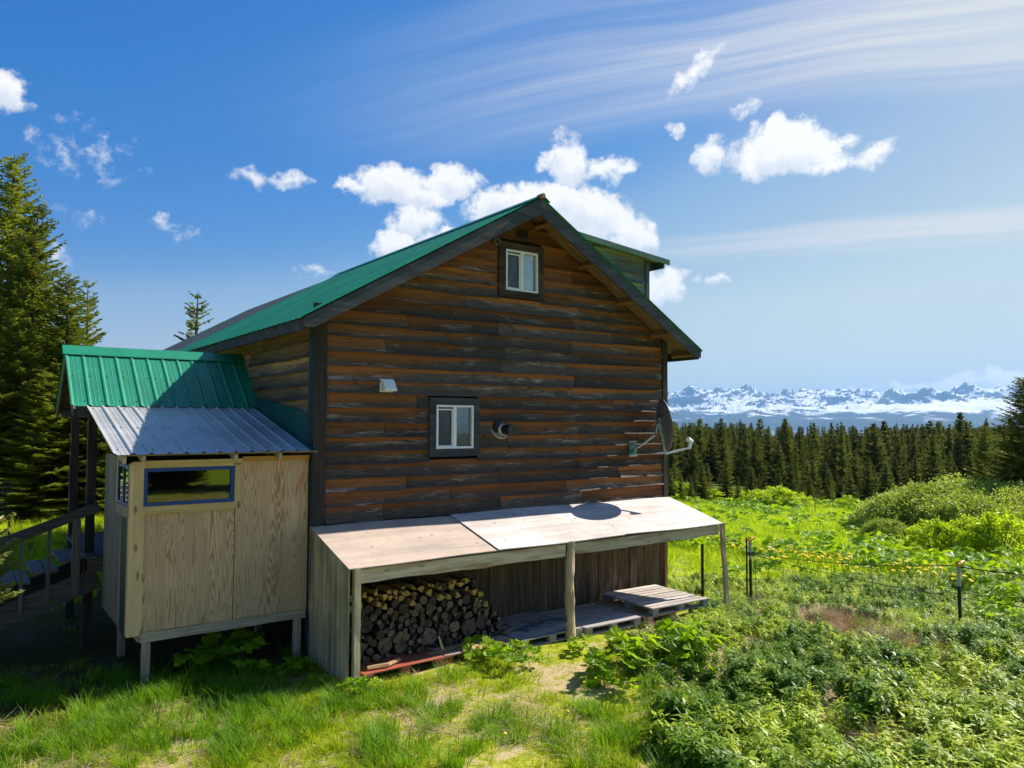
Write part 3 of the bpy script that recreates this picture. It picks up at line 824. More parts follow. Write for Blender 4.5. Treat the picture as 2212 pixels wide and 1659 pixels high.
    for sg in (-1, 1):
        xa, xb = W/2, W/2+sg*(W/2+E)
        vs = [(xa, 7.92, ZR-.03), (xb, 7.92, roof_z(xb)-.03), (xb, 15.4, roof_z(xb)-.03), (xa, 15.4, ZR-.03)]
        b.add(vs+[(x, yy, z-.1) for x, yy, z in vs], [(0, 1, 2, 3), (7, 6, 5, 4), (0, 4, 5, 1), (1, 5, 6, 2), (2, 6, 7, 3), (3, 7, 4, 0)])
    b.box(.05, W-.05, 7.95, 15.0, -1.9, 2.9)
    wing = b.build('rear_wing', wood('rear_wing_wood', (.07, .045, .03), (.12, .08, .05), 'y'), cabin)
    y = 7.93
    while y < 14.9:
        for sg in (-1, 1):
            panel(sg, y, y+.9144, W/2+sg*.0, W/2+sg*(W/2+E+.04), OLDROOF, -.024, parent=wing)
        y += .9144
    # ---- shed dormer on the far slope
    zd = lambda x: 5.135-.0868*(x-3.9)
    b = MB()
    xa, xb = 4.25, 7.12
    b.add([(xa, .34, roof_z(xa)), (xb, .34, roof_z(xb)), (xb, .34, zd(xb)-.1), (xa, .34, zd(xa)-.1), (xa, 4.2, roof_z(xa)), (xb, 4.2, roof_z(xb)), (xb, 4.2, zd(xb)-.1), (xa, 4.2, zd(xa)-.1)],
          [(0, 1, 2, 3), (7, 6, 5, 4), (1, 5, 6, 2), (3, 2, 6, 7), (0, 3, 7, 4), (0, 4, 5, 1)])
    dm = b.build('dormer', WRAP, cabin)
    rows = [(3.36+.19*k, 3.55+.19*k, 3.36+.19*k, 3.55+.19*k) for k in range(8)]
    boards(dm, SIDE_D, 'x', .33, rows, lambda z: max(4.3, W/2+(ZR-z)/SL-.3), lambda z: 7.09, lambda ri: [], (), -1, cup=.05)
    c = MB(); c.beam((7.13, .30, 3.2), (7.13, .30, zd(7.1)-.09), .09, .07, 6, .002, up=(0, 1, 0)); c.build('corner_board', wood('dormer_corner', (.06, .075, .08), (.13, .15, .155), 'z'), dm)
    c = MB(); vs = [(3.75, .10, zd(3.75)), (7.53, .10, zd(7.53)), (7.53, 4.4, zd(7.53)), (3.75, 4.4, zd(3.75))]
    c.add(vs+[(x, y_, z-.03) for x, y_, z in vs], [(0, 1, 2, 3), (7, 6, 5, 4), (0, 4, 5, 1), (1, 5, 6, 2), (2, 6, 7, 3), (3, 7, 4, 0)])
    dr = c.build('dormer_roof', wood('dormer_deck', (.2, .13, .07), (.3, .2, .11), 'y'), dm)
    y = .08
    while y < 4.3:
        panel(1, y, y+.9144, 3.72, 7.57, GREEN, .004, parent=dr, zf=zd); y += .9144
    c = MB(); c.beam((3.8, .085, zd(3.8)-.035), (7.58, .085, zd(7.58)-.035), .02, .105, 6, .001); c.build('verge_flashing', metal_mat('dormer_flashing', (.045, .12, .06), 0, .4), dr)
    c = MB(); c.beam((7.46, .13, zd(7.46)-.10), (7.46, 4.2, zd(7.46)-.10), .05, .13, 4, .002); c.build('fascia_board', CHAR, dr)
    for yy in (.4, 1.2, 2.0):
        c = MB(); c.beam((6.9, yy, zd(6.9)-.10), (7.44, yy, zd(7.44)-.10), .05, .12, 2, .002); c.build('rafter_tail', CHAR, dr)

    # ---- windows
    def window(x0, x1, z0, z1, trim, tmat, curtain_l, curtain_r):
        f = MB(); fw = .034; y0, y1 = -.055, .02
        f.box(x0, x1, y0, y1, z0, z0+fw); f.box(x0, x1, y0, y1, z1-fw, z1)
        f.box(x0, x0+fw, y0, y1, z0+fw, z1-fw); f.box(x1-fw, x1, y0, y1, z0+fw, z1-fw)
        xm = (x0+x1)/2
        f.box(xm-.028, xm+.028, y0+.006, y1-.004, z0+fw, z1-fw)
        win = f.build('window', WHITE, cabin)
        s = MB(); sx0, sx1 = x0+fw, xm-.028
        for (a, b_, c_, d_) in ((sx0, sx1, z0+fw, z0+fw+.022), (sx0, sx1, z1-fw-.05, z1-fw-.028), (sx0, sx0+.02, z0+fw+.022, z1-fw-.05), (sx1-.024, sx1, z0+fw+.022, z1-fw-.05)):
            s.box(a, b_, -.035, -.01, c_, d_)
        s.build('sash', WHITE, win)
        s = MB(); s.box(sx0+.003, sx1-.003, -.022, -.018, z0+fw+.003, z1-fw-.003); s.build('insect_screen', screen, win)
        for (a, b_) in ((x0+fw+.002, xm-.03), (xm+.03, x1-fw-.002)):
            s = MB(); s.box(a, b_, -.006, -.002, z0+fw+.002, z1-fw-.002); s.build('glass_pane', glass_mat('cabin_glass', refl=.04), win)
        for (a, b_, mt_) in ((x0+fw, xm, curtain_l), (xm, x1-fw, curtain_r)):
            s = MB(); n = 14; vs = []
            for i in range(n+1):
                xx = a+(b_-a)*i/n; yy = .022+.008*math.sin(i*1.9)
                vs += [(xx, yy, z0+.03), (xx, yy, z1-.03)]
            s.add(vs, [(2*i, 2*i+2, 2*i+3, 2*i+1) for i in range(n)]); s.build('curtain', mt_, win, smooth=True)
        X0, X1, Z0, Z1 = trim
        for q in (((X0, Z0), (X1, Z0), (x1, z0), (x0, z0)), ((X0, Z1), (x0, z1), (x1, z1), (X1, Z1)), ((X0, Z0), (x0, z0), (x0, z1), (X0, Z1)), ((X1, Z0), (X1, Z1), (x1, z1), (x1, z0))):
            t_ = MB(); vs = [(x, -.062, z) for x, z in q]+[(x, .0, z) for x, z in q]
            t_.add(vs, [(0, 1, 2, 3), (7, 6, 5, 4)]+[(i, 4+i, 4+(i+1) % 4, (i+1) % 4) for i in range(4)])
            t_.build('trim_board', tmat, win)
        return win
    global screen
    mt, g, bs = newmat('insect_screen_mesh')
    tr = g.node('ShaderNodeBsdfTransparent'); ms = g.node('ShaderNodeMixShader'); ms.inputs[0].default_value = .35
    bs.inputs['Base Color'].default_value = (.09, .10, .10, 1); bs.inputs['Roughness'].default_value = .7
    g.l.new(tr.outputs[0], ms.inputs[1]); g.l.new(bs.outputs[0], ms.inputs[2]); g.l.new(ms.outputs[0], next(n for n in g.n if n.type == 'OUTPUT_MATERIAL').inputs[0])
    screen = mt
    window(1.962, 2.676, 1.057, 1.76, (1.841, 2.786, .934, 1.876), CHAR, plain('grey_blind', (.82, .82, .78), .8), plain('olive_curtain', (.42, .42, .32), .8))
    window(3.315, 4.018, 3.752, 4.46, (3.17, 4.135, 3.627, 4.58), wood('window_trim_stain', (.02, .015, .012), (.06, .04, .03), 'x', (.15, .09, .045), .7, patch=2.0), plain('teal_curtain', (.45, .72, .76), .8), plain('pale_blue_curtain', (.80, .95, .97), .8))
    # ---- fittings on the wall
    g_ = MB(); g_.box(3.565, 3.793, -.055, -.03, 4.69, 4.856)
    gv = g_.build('gable_vent', plain('brown_vent_frame', (.06, .035, .02), .6), cabin)
    for k in range(5):
        s = MB(); s.beam((3.585, -.062, 4.712+k*.03), (3.773, -.062, 4.712+k*.03), .004, .024, 1, 0, up=(0, .6, 1)); s.build('louvre', plain('vent_louvre', (.02, .017, .014), .5), gv)
    c = MB(); c.tube([(3.105, -.02, 4.553), (3.105, -.11, 4.545)], [.055, .06], 12); spk = c.build('wall_light_socket', plain('socket_grey', (.16, .15, .14), .5), cabin)
    c = MB(); c.tube([(3.105, -.112, 4.545), (3.105, -.116, 4.545)], .04, 12); c.build('socket_opening', plain('socket_dark', (.01, .01, .01), .7), spk)
    # dryer vent hood
    v = MB(); x0, x1 = .99, 1.19
    pr = [(-.04, 2.12), (-.10, 2.12), (-.19, 1.99), (-.19, 1.955), (-.04, 1.955)]
    n = len(pr); vs = [(x0, y_, z) for y_, z in pr]+[(x1, y_, z) for y_, z in pr]
    v.add(vs, [(4, 3, 2, 1, 0), (5, 6, 7, 8, 9)]+[(i, i+1, n+i+1, n+i) for i in range(n-1)])
    dv = v.build('dryer_vent', WHITE, cabin)
    s = MB(); s.box(x0-.012, x1+.012, -.04, -.03, 1.94, 2.14); s.build('vent_flange', WHITE, dv)
    # stove flue: black collar, white ring, short elbow pipe with cap
    c = MB(); c.tube([(3.22, -.035, 1.37), (3.22, -.07, 1.37)], [.16, .15], 24); fl = c.build('flue_collar', plain('black_flue', (.012, .016, .018), .45), cabin)
    c = MB(); c.tube([(3.22, -.04, 1.37), (3.22, -.02, 1.36)], [.165, .18], 24); c.build('flue_plate', plain('galv_plate', (.35, .32, .28), .5, .5), fl)
    c = MB(); c.tube([(3.24, -.07, 1.37), (3.25, -.12, 1.365)], .095, 20); c.build('flue_ring', plain('flue_white', (.7, .7, .68), .4), fl)
    c = MB(); c.tube([(3.25, -.12, 1.365), (3.27, -.30, 1.355)], .088, 20); c.build('flue_pipe', plain('black_flue', (.012, .016, .018), .45), fl)
    c = MB(); c.tube([(3.27, -.30, 1.355), (3.272, -.325, 1.354)], [.098, .098], 20)
    for k in range(8):
        an = k*math.pi/4; c.box(3.27+.05*math.cos(an)-.012, 3.27+.05*math.cos(an)+.012, -.332, -.325, 1.354+.05*math.sin(an)-.012, 1.354+.05*math.sin(an)+.012)
    c.build('flue_cap', plain('dark_cap', (.03, .028, .035), .4), fl)
    return panel
panel = build_cabin()

# ------------------------------------------------------------------ entry porch
def build_porch():
    po = empty('entry_porch', (-1.25, 1.2, -1.88), 'plywood entry porch with green and galvanised roof beside the cabin', 'porch')
    YP = .05; X0, X1 = -2.40, -.09; ZB, ZT = -1.165, .98
    # front: two sheets, opening for the window
    wx0, wx1, wz0, wz1 = -2.25, -1.138, .41, .887
    def sheet(name, x0, x1, z0, z1, mat):
        c = MB(); c.box(x0, x1, YP, YP+.014, z0, z1); return c.build(name, mat, po)
    c = MB()
    c.box(X0+.02, -1.117, YP, YP+.014, ZB, wz0); c.box(X0+.02, -1.117, YP, YP+.014, wz1, ZT); c.box(X0+.02, wx0, YP, YP+.014, wz0, wz1)
    c.build('plywood_sheet', PLY, po)
    sheet('plywood_sheet', -1.106, X1, ZB, ZT, PLY)
    c = MB(); c.box(X0+.03, X1, YP+.018, YP+.03, ZB+.01, wz0-.05); c.build('wall_backing', WRAP, po)
    c = MB(); c.box(-2.40, -2.232, YP-.024, YP-.002, ZB-.03, ZT-.01); c.build('trim_board', PINEV, po)
    c = MB(); c.box(-2.23, -1.03, YP-.025, YP-.002, wz1+.004, .985); c.build('trim_board', PINE, po)
    c = MB(); c.box(-2.23, -1.13, YP-.026, YP-.002, .305, wz0-.003); c.build('trim_board', PINE, po)
    c = MB(); c.box(-1.128, -1.032, YP-.024, YP-.002, .32, wz1); c.build('trim_board', PINEV, po)
    c = MB(); c.box(-1.03, X1, YP-.03, YP-.002, .945, 1.01); c.build('top_plate', wood('orange_plate', (.5, .26, .06), (.42, .2, .05), 'x'), po)
    f = MB(); fw = .042
    f.box(wx0, wx1, YP-.03, YP+.03, wz0, wz0+fw); f.box(wx0, wx1, YP-.03, YP+.03, wz1-fw, wz1)
    f.box(wx0, wx0+fw, YP-.03, YP+.03, wz0+fw, wz1-fw); f.box(wx1-fw, wx1, YP-.03, YP+.03, wz0+fw, wz1-fw)
    wn = f.build('window', BLUE, po)
    c = MB(); c.box(wx0+fw+.001, wx1-fw-.001, YP+.0, YP+.005, wz0+fw+.001, wz1-fw-.001); c.build('glass_pane', glass_mat('porch_glass', (.85, .88, .85), .05), wn)
    # interior behind the glass
    ins = plain('porch_inside', (.03, .025, .02), .9)
    c = MB(); c.box(X0+.06, X1-.02, 1.86, 1.9, ZB, 1.2); c.build('inner_wall', ins, po)
    c = MB(); c.box(X0+.02, X1, YP+.02, 1.9, ZB-.0, ZB+.03); c.build('porch_floor', plain('porch_floor_dark', (.06, .05, .04), .9), po)
    # side facing the steps: planks, dark green panel, window
    xs = X0
    c = MB(); c.box(xs-.006, xs+.03, YP-.03, YP+.10, ZB-.03, ZT-.03); c.build('corner_post', PINEV, po)
    c = MB(); c.box(xs-.004, xs+.02, .155, .56, ZB-.06, .28); c.build('side_panel', plain('dark_green_panel', (.012, .035, .03), .6), po)
    GP = wood('grey_side_plank', (.17, .14, .115), (.30, .26, .21), 'z', (.13, .1, .08), .5)
    y = .565
    while y < 1.9:
        c = MB(); c.box(xs-.004+random.uniform(-.004, .004), xs+.02, y, y+.155, ZB-.03, .28 if y < .95 else 1.02); c.build('side_plank', GP, po); y += .16
    c = MB(); c.box(xs-.02, xs+.02, .10, .98, .27, .40); c.build('window_sill', GREYW, po)
    f = MB(); f.box(xs-.01, xs+.03, .12, .16, .40, .93); f.box(xs-.01, xs+.03, .90, .94, .40, .93); f.box(xs-.01, xs+.03, .16, .90, .40, .44); f.box(xs-.01, xs+.03, .16, .90, .89, .93)
    f.box(xs-.008, xs+.028, .50, .54, .44, .89)
    w2 = f.build('window', BLUE, po)
    c = MB(); c.box(xs+.006, xs+.011, .161, .899, .441, .889); c.build('glass_pane', glass_mat('porch_glass', (.85, .88, .85), .05), w2)
    c = MB(); c.box(xs-.01, xs+.02, .945, 1.0, .40, 1.0); c.build('trim_board', PINEV, po)
    # floor beams and props below
    c = MB(); c.beam((-2.24, YP+.04, -1.235), (X1, YP+.04, -1.235), .05, .125, 6, .002); c.build('rim_beam', GREYW, po)
    c = MB(); c.beam((-2.24, YP+.07, -1.235), (-2.24, 1.9, -1.235), .045, .12, 4, .002); c.build('side_beam', GREYW, po)
    for (x, y_) in ((-2.17, .09), (-.2, .12), (-2.17, 1.8), (-.2, 1.8)):
        c = MB(); c.beam((x, y_, -1.95), (x, y_, -1.30), .09, .09, 4, .002, up=(0, 1, 0)); c.build('prop_post', GREYV, po)
    # roofs
    z1 = lambda y_: 1.075+(y_+.12)*(1.705-1.075)/(2.46+.12)
    z2 = lambda y_: 1.719+(y_-2.428)*(2.655-1.719)/(3.56-2.428)
    def metal(name, xa, xb, ya, yb, zf, mat, lift, parent):
        b = MB(); n = max(1, round((xb-xa)/.2286)); prof = []; w_ = (xb-xa)/n
        for k in range(n):
            x = xa+w_*k
            for dx, dz in ((0, .021), (.02, .021), (.045, 0), (.085, 0), (.092, .005), (.1, 0), (.145, 0), (.152, .005), (.16, 0), (w_-.025, 0)): prof.append((x+dx, dz))
        prof.append((xb, .021)); m_ = len(prof); segs = 5; vs = []; fs = []
        for i in range(segs+1):
            y_ = ya+(yb-ya)*i/segs
            for (x, dz) in prof: vs.append((x, y_, zf(y_)+lift+dz))
        for i in range(segs):
            for j in range(m_-1): a = i*m_+j; fs.append((a, a+1, a+m_+1, a+m_))
        b.add(vs, fs); o = b.build(name, mat, parent)
        s = MB()
        for k in range(n):
            for fy in (.08, .5, .92):
                x = xa+w_*k+random.choice((.07, .19)); y_ = ya+(yb-ya)*fy
                s.tube([(x, y_, zf(y_)+lift), (x, y_, zf(y_)+lift+.012)], .009, 6)
        so_ = s.build('screws', plain('screw_dark', (.02, .025, .05), .5), o); so_['kind'] = 'stuff'
        return o
    r = MB()
    for (ya, yb, zf, xa, xb) in ((-.10, 2.43, z1, -2.55, -.02), (2.43, 3.56, z2, -2.78, -.02)):
        vs = [(xa, ya, zf(ya)-.006), (xb, ya, zf(ya)-.006), (xb, yb, zf(yb)-.006), (xa, yb, zf(yb)-.006)]
        r.add(vs+[(x, y_, z-.02) for x, y_, z in vs], [(0, 1, 2, 3), (7, 6, 5, 4), (0, 4, 5, 1), (1, 5, 6, 2), (2, 6, 7, 3), (3, 7, 4, 0)])
    z3 = lambda y_: 2.655-(y_-3.56)*.827
    vs = [(-2.78, 3.56, 2.649), (-.02, 3.56, 2.649), (-.02, 4.75, z3(4.75)), (-2.78, 4.75, z3(4.75))]
    r.add(vs+[(x, y_, z-.02) for x, y_, z in vs], [(0, 1, 2, 3), (7, 6, 5, 4), (0, 4, 5, 1), (1, 5, 6, 2), (2, 6, 7, 3), (3, 7, 4, 0)])
    rf = r.build('porch_roof', wood('porch_deck', (.2, .14, .08), (.3, .22, .13), 'x'), po)
    for k in range(3):
        a = -2.83+k*.9433; metal('roof_panel', a, a+.9433, 2.40, 3.54, z2, GREEN, .012, rf)
        metal('roof_panel', a, a+.9433, 4.78, 3.58, z3, GREEN, .012, rf)
    for k in range(3):
        a = -2.63+k*.83; metal('roof_panel', a, a+.83, -.15, 2.47, z1, GALV, .006, rf)
    c = MB(); vs = []
    for x in (-2.86, -1.9, -.9, -.005):
        for (dy, dz) in ((-.19, -.145), (-.18, -.128), (-.015, .015), (.015, .015), (.18, -.128)): vs.append((x, 3.56+dy, 2.69+dz))
    c.add(vs, [(i*5+j, i*5+5+j, i*5+6+j, i*5+1+j) for i in range(3) for j in range(4)]); c.build('ridge_cap', GREEN, rf)
    # rafters under the low roof, rough barge on the far gable end
    for x in (-2.50, -2.28, -1.15, -.55):
        c = MB(); c.beam((x, -.10, z1(-.10)-.075), (x, 1.7, z1(1.7)-.075), .042, .09, 2, .002); c.build('rafter', GREYW, rf)
    for (ya, za, yb, zb) in ((2.40, z2(2.40), 3.56, 2.655), (4.75, z3(4.75), 3.56, 2.655)):
        c = MB(); c.beam((-2.79, ya, za-.09), (-2.79, yb, zb-.09), .03, .15, 3, .002); c.build('barge_board', STEPW, rf)
    c = MB(); c.beam((-2.74, 2.46, 1.61), (-.05, 2.46, 1.61), .07, .13, 4, .002); c.build('header_beam', STEPW, rf)
    c = MB(); c.beam((-2.74, 4.6, 1.61), (-.05, 4.6, 1.61), .07, .13, 4, .002); c.build('header_beam', STEPW, rf)
    # green flashing where the roof meets the cabin wall
    c = MB(); vs = [(-.065, -.13, z1(-.13)+.03), (-.065, 2.5, z1(2.5)+.03), (-.065, 2.5, z1(2.5)+.17), (-.065, .55, z1(.55)+.44), (-.065, .18, z1(.18)+.42), (-.065, .16, z1(.16)+.22), (-.065, -.05, z1(0)+.10)]
    c.add(vs+[(x+.012, y_, z) for x, y_, z in vs], [tuple(range(6, -1, -1)), tuple(range(7, 14))]+[(i, (i+1) % 7, 7+(i+1) % 7, 7+i) for i in range(7)]); c.build('flashing', GREENT, rf)
    c = MB(); vs = [(-.16, -.15, z1(-.15)+.031), (-.05, -.15, z1(-.15)+.04), (-.05, 2.45, z1(2.45)+.04), (-.16, 2.45, z1(2.45)+.031)]; c.add(vs, [(0, 1, 2, 3)]); c.build('flashing', GREENT, rf)
    # open end: posts and deck
    for (x, y_) in ((-2.53, 2.47), (-2.53, 4.55)):
        c = MB(); c.beam((x, y_, -1.92), (x, y_, 1.56), .12, .12, 8, .003, up=(0, 1, 0)); c.build('porch_post', wood('dark_porch_post', (.03, .026, .024), (.07, .06, .05), 'z'), po)
    for k in range(19):
        x = -2.62+k*.138
        c = MB(); c.box(x, x+.13, 1.96, 4.6, -.50, -.465); c.build('deck_board', STEPW, po)
    for yj in (1.98, 4.5):
        c = MB(); c.box(-2.6, -.05, yj, yj+.05, -.68, -.505); c.build('deck_joist', STEPW, po)
build_porch()

def build_steps():
    st = empty('wooden_steps', (-3.8, 2.8, -1.88), 'dark wooden steps with sloping handrail leading up to the porch', 'steps')
    m = .364
    for yy in (2.22, 3.35):
        c = MB(); L = 9
        c.beam((-2.44, yy, -.81), (-5.15, yy, -.81-2.71*m), .05, .30, L, .004); c.build('stringer', STEPW, st)
    n = 8
    for k in range(n):
        x = -2.60-.335*k; z = -.545-.128*k
        for j in range(2):
            c = MB(); xx = x-.17*j
            c.beam((xx-.08, 2.26, z), (xx-.08, 3.32, z), .155, .036, 3, .002); c.build('tread', wood('tread_wood', (.12, .11, .10), (.22, .205, .19), 'y', (.09, .09, .09), .5), st)
    def railing(yy):
        c = MB(); c.beam((-2.45, yy, .225), (-5.3, yy, .225-2.85*.36), .045, .14, 9, .003); c.build('handrail', STEPW, st)
        c = MB(); c.beam((-2.73, yy, -1.03), (-2.73, yy, .06), .10, .09, 4, .003, up=(0, 1, 0)); c.build('newel_post', wood('newel_wood', (.09, .08, .07), (.17, .155, .135), 'z'), st)
        for k in range(6):
            x = -3.07-.32*k
            c = MB(); c.beam((x, yy, -1.07-.117*k), (x, yy, -.05-.113*k), .045, .04, 3, .002, up=(0, 1, 0)); c.build('baluster', wood('baluster_wood', (.10, .09, .08), (.19, .17, .15), 'z'), st)
    railing(2.175)
build_steps()

# ------------------------------------------------------------------ woodshed lean-to
def build_shed():
    sh = empty('woodshed', (3.6, -.7, -1.88), 'open lean-to woodshed with sloping plywood roof against the cabin', 'woodshed')
    S = 1.35
    zt = lambda y_: .0+.2863*y_
    def sheet(x0, x1, lift0, lift1, mat, yf=-S-.03):
        c = MB(); nx, ny = 12, 6; vs = []; 
        for i in range(nx+1):
            for j in range(ny+1):
                x = x0+(x1-x0)*i/nx; y_ = yf+(0-yf-.06)*j/ny
                lf = lift0+(lift1-lift0)*i/nx+.008*math.sin(x*2.1+y_*1.7)
                vs.append((x, y_, zt(y_)+lf))
        n = len(vs); fs = []
        for i in range(nx):
            for j in range(ny): a = i*(ny+1)+j; fs.append((a, a+ny+1, a+ny+2, a+1))
        top = vs; bot = [(x, y_, z-.014) for x, y_, z in vs]
        f2 = [tuple(n+q for q in f[::-1]) for f in fs]
        edge = [i*(ny+1) for i in range(nx+1)]+[nx*(ny+1)+j for j in range(1, ny+1)]+[i*(ny+1)+ny for i in range(nx-1, -1, -1)]+[j for j in range(ny-1, 0, -1)]
        ef = [(edge[k], n+edge[k], n+edge[(k+1) % len(edge)], edge[(k+1) % len(edge)]) for k in range(len(edge))]
        c.add(top+bot, fs+f2+ef); return c.build('roof_sheet', mat, sh)
    sheet(-.085, 2.33, .012, .012, PLYROOF)
    sheet(2.24, 4.80, .034, .030, PLYROOF2, -S-.05)
    sheet(4.803, 7.36, .030, .014, PLYROOF2)
    # front beams with an uneven lower edge
    rr = np.random.default_rng(2)
    def fb(x0, x1, h0, h1, seg=16):
        low = list(.02*np.cumsum(rr.normal(0, .35, seg+1)).clip(-1, 1)+.006*rr.normal(0, 1, seg+1))
        c = MB(); zc = zt(-S)-.03
        c.beam((x0, -S+.02, zc-h0/2), (x1, -S+.02, zc-h1/2), .045, h0, seg, .0, low=low); return c.build('front_beam', BEAMW, sh)
    fb(.085, 3.55, .185, .185); fb(3.72, 7.26, .17, .16)
    c = MB(); c.beam((.0, -.05, -.09), (7.25, -.05, -.09), .05, .10, 8, .001); c.build('ledger_board', GREYW, sh)
    for x in (.03, 1.25, 2.45, 3.65, 4.85, 6.05, 7.2):
        c = MB(); c.beam((x, -.08, zt(-.08)-.07), (x, -S+.05, zt(-S+.05)-.07), .045, .09, 2, .002); c.build('rafter', GREYW, sh)
    # posts
    c = MB(); c.beam((.04, -S+.01, -1.93), (.04, -S+.01, zt(-S)-.01), .085, .09, 8, .002, up=(0, 1, 0)); c.build('corner_post', PINEV if False else wood('shed_corner_post', (.56, .44, .26), (.70, .58, .38), 'z', (.42, .31, .18), .4), sh)
    pts = []; n = 14
    c = MB()
    c.tube([(3.635+.012*math.sin(k*.6), -S-.01, -2.02+(1.65)*k/n) for k in range(n+1)], [.078+.006*math.sin(k*1.3)-.0008*k for k in range(n+1)], 9, jit=.05)
    c.build('log_post', wood('shed_log_post', (.44, .32, .19), (.66, .52, .35), 'z', (.50, .35, .16), .6, grain=22, bump=.9), sh)
    c = MB(); c.beam((7.47, -S-.02, -1.98), (7.33, -S-.02, zt(-S)+.01), .095, .045, 8, .002, up=(0, 1, 0)); c.build('end_post', GREYV, sh)
    # side panel on the porch end
    c = MB(); vs = [(-.075, .0, -1.93), (-.075, -S+.0, -1.93), (-.075, -S+.0, zt(-S)-.01), (-.075, .0, -.01)]
    c.add(vs+[(x+.016, y_, z) for x, y_, z in vs], [(0, 1, 2, 3)[::-1], (4, 5, 6, 7)]+[(i, (i+1) % 4, 4+(i+1) % 4, 4+i) for i in range(4)]); c.build('side_panel', PANEL, sh)
    return zt
zt_shed = build_shed()

# ------------------------------------------------------------------ satellite dish
def build_dish():
    C = Vector((6.72, -.50, 1.44))
    di = empty('satellite_dish', (6.35, -.08, 1.0), 'grey satellite dish on a bent mast bracketed to the cabin wall', 'satellite dish')
    ax = Vector((.878, -.47, .12)).normalized()      # the dish looks away from the viewer, out to the side
    up = Vector((0, 0, 1)); si = ax.cross(up).normalized(); uu = si.cross(ax).normalized()
    RX, RY = .43, .49
    b = MB(); vs = []; nr, na = 7, 36
    for layer in (0, 1):
        for i in range(nr+1):
            q = i/nr
            for k in range(na):
                an = 2*math.pi*k/na
                p = C+si*(RX*q*math.cos(an))+uu*(RY*q*math.sin(an))+ax*(.065*q*q-.035-(.010 if layer else 0))
                vs.append(p)
    n = (nr+1)*na; fs = []
    for L in (0, 1):
        for i in range(nr):
            for k in range(na):
                a = L*n+i*na+k; b2 = L*n+i*na+(k+1) % na; f = (a, b2, b2+na, a+na); fs.append(f if L == 0 else f[::-1])
    for k in range(na): a = nr*na+k; b2 = nr*na+(k+1) % na; fs.append((a, b2, n+b2, n+a))
    b.add(vs, fs); b.build('reflector', plain('dish_grey', (.115, .115, .11), .5, 0, .1), di, smooth=True)
    GM = plain('bracket_galvanised', (.42, .46, .48), .4, .6, .1)
    back = C-ax*.05
    c = MB(); c.beam(back+uu*.14-ax*.02, back-uu*.18-ax*.02, .05, .05, 1, 0, up=tuple(ax)); c.beam(back-ax*.05+si*.06, back-ax*.05-si*.06, .06, .08, 1, 0, up=tuple(uu)); c.build('back_bracket', GM, di)
    m0 = Vector((6.33, -.07, .95)); m1 = Vector((6.36, -.20, 1.02)); m2 = Vector((6.54, -.45, 1.25)); m3 = Vector((6.58, -.49, 1.45))
    c = MB(); c.tube([m0+Vector((0, 0, .03)), m1, m2, m2+Vector((.02, -.02, .07)), m3], .022, 10); c.build('mast', GM, di)
    c = MB(); c.box(6.25, 6.41, -.075, -.055, .86, 1.10); c.box(6.285, 6.375, -.14, -.076, .90, .98); c.build('wall_plate', plain('teal_steel', (.14, .27, .28), .45, .4), di)
    for k, (x0, x1, z0, z1) in enumerate(((6.22, 6.44, 1.10, 1.13), (6.22, 6.44, .83, .86))):
        c = MB(); c.box(x0, x1, -.08, -.055, z0, z1); c.build('plate_foot', GM, di)
    e0 = C-uu*(RY+.0)+ax*.0-ax*.03; tip = Vector((7.19, -.73, 1.0)) 
    c = MB(); c.beam(back-uu*.17, e0-uu*.07, .04, .05, 1, 0, up=tuple(ax)); c.build('lower_bracket', GM, di)
    a0 = e0-uu*.06
    c = MB(); c.beam(a0, tip, .045, .035, 3, 0); c.build('feed_arm', plain('arm_silver', (.62, .64, .66), .35, .3), di)
    t2 = tip+Vector((.07, 0, .14))
    c = MB(); c.beam(tip-Vector((.01, 0, .01)), t2, .05, .045, 1, 0, up=(1, 0, 0)); c.build('feed_neck', WHITE, di)
    c = MB(); c.tube([t2+Vector((.02, 0, -.02)), t2+Vector((-.09, .02, .03))], [.035, .05], 10); c.build('feed_horn', WHITE, di)
    c = MB(); pts = [back+Vector((0, 0, .05))]
    for k in range(12):
        an = k/11*math.pi*1.3; pts.append(back+Vector((-.03-.09*math.sin(an), -.03, .05+.13*(1-math.cos(an))*.6)))
    pts += [Vector((6.47, -.06, 1.3)), Vector((6.45, -.05, 1.15))]
    c.tube(pts, .006, 5); c.build('cable', plain('black_cable', (.01, .01, .01), .5), di)
build_dish()

# ------------------------------------------------------------------ pallets, firewood and odds and ends under the lean-to
def build_pallet(loc, rz, sx, sy, h, mat, label, nsl=8, mat_block=None, gap=.02, tilt=0.0):
    o = empty('pallet', loc, label, 'pallet', 'wooden pallets under the lean-to')
    o.rotation_euler = (0, tilt, rz)
    mb_ = mat_block or mat
    def part(nm, b, mt_):
        me = b
        ob = b.build(nm, mt_); ob.parent = o
        return ob
    w = (sy-gap*(nsl-1))/nsl
    for k in range(nsl):
        y = -sy/2+k*(w+gap)+w/2
        b = MB(); b.beam((-sx/2, y, h-.009+random.uniform(-.002, .002)), (sx/2, y, h-.009+random.uniform(-.002, .002)), w-random.uniform(0, .012), .018, 4, .0015); part('slat', b, mat)
    for ix in (-1, 0, 1):
        b = MB(); b.beam((ix*(sx/2-.07), -sy/2, h-.028), (ix*(sx/2-.07), sy/2, h-.028), .12, .018, 1); part('stringer', b, mb_)
        for iy in (-1, 0, 1):
            b = MB(); x, y = ix*(sx/2-.07), iy*(sy/2-.06); b.box(x-.065, x+.065, y-.05, y+.05, .02, h-.038); part('block', b, mb_)
    for iy in (-1, 0, 1):
        b = MB(); b.beam((-sx/2, iy*(sy/2-.06), .01), (sx/2, iy*(sy/2-.06), .01), .1, .018, 1); part('runner', b, mb_)
    return o

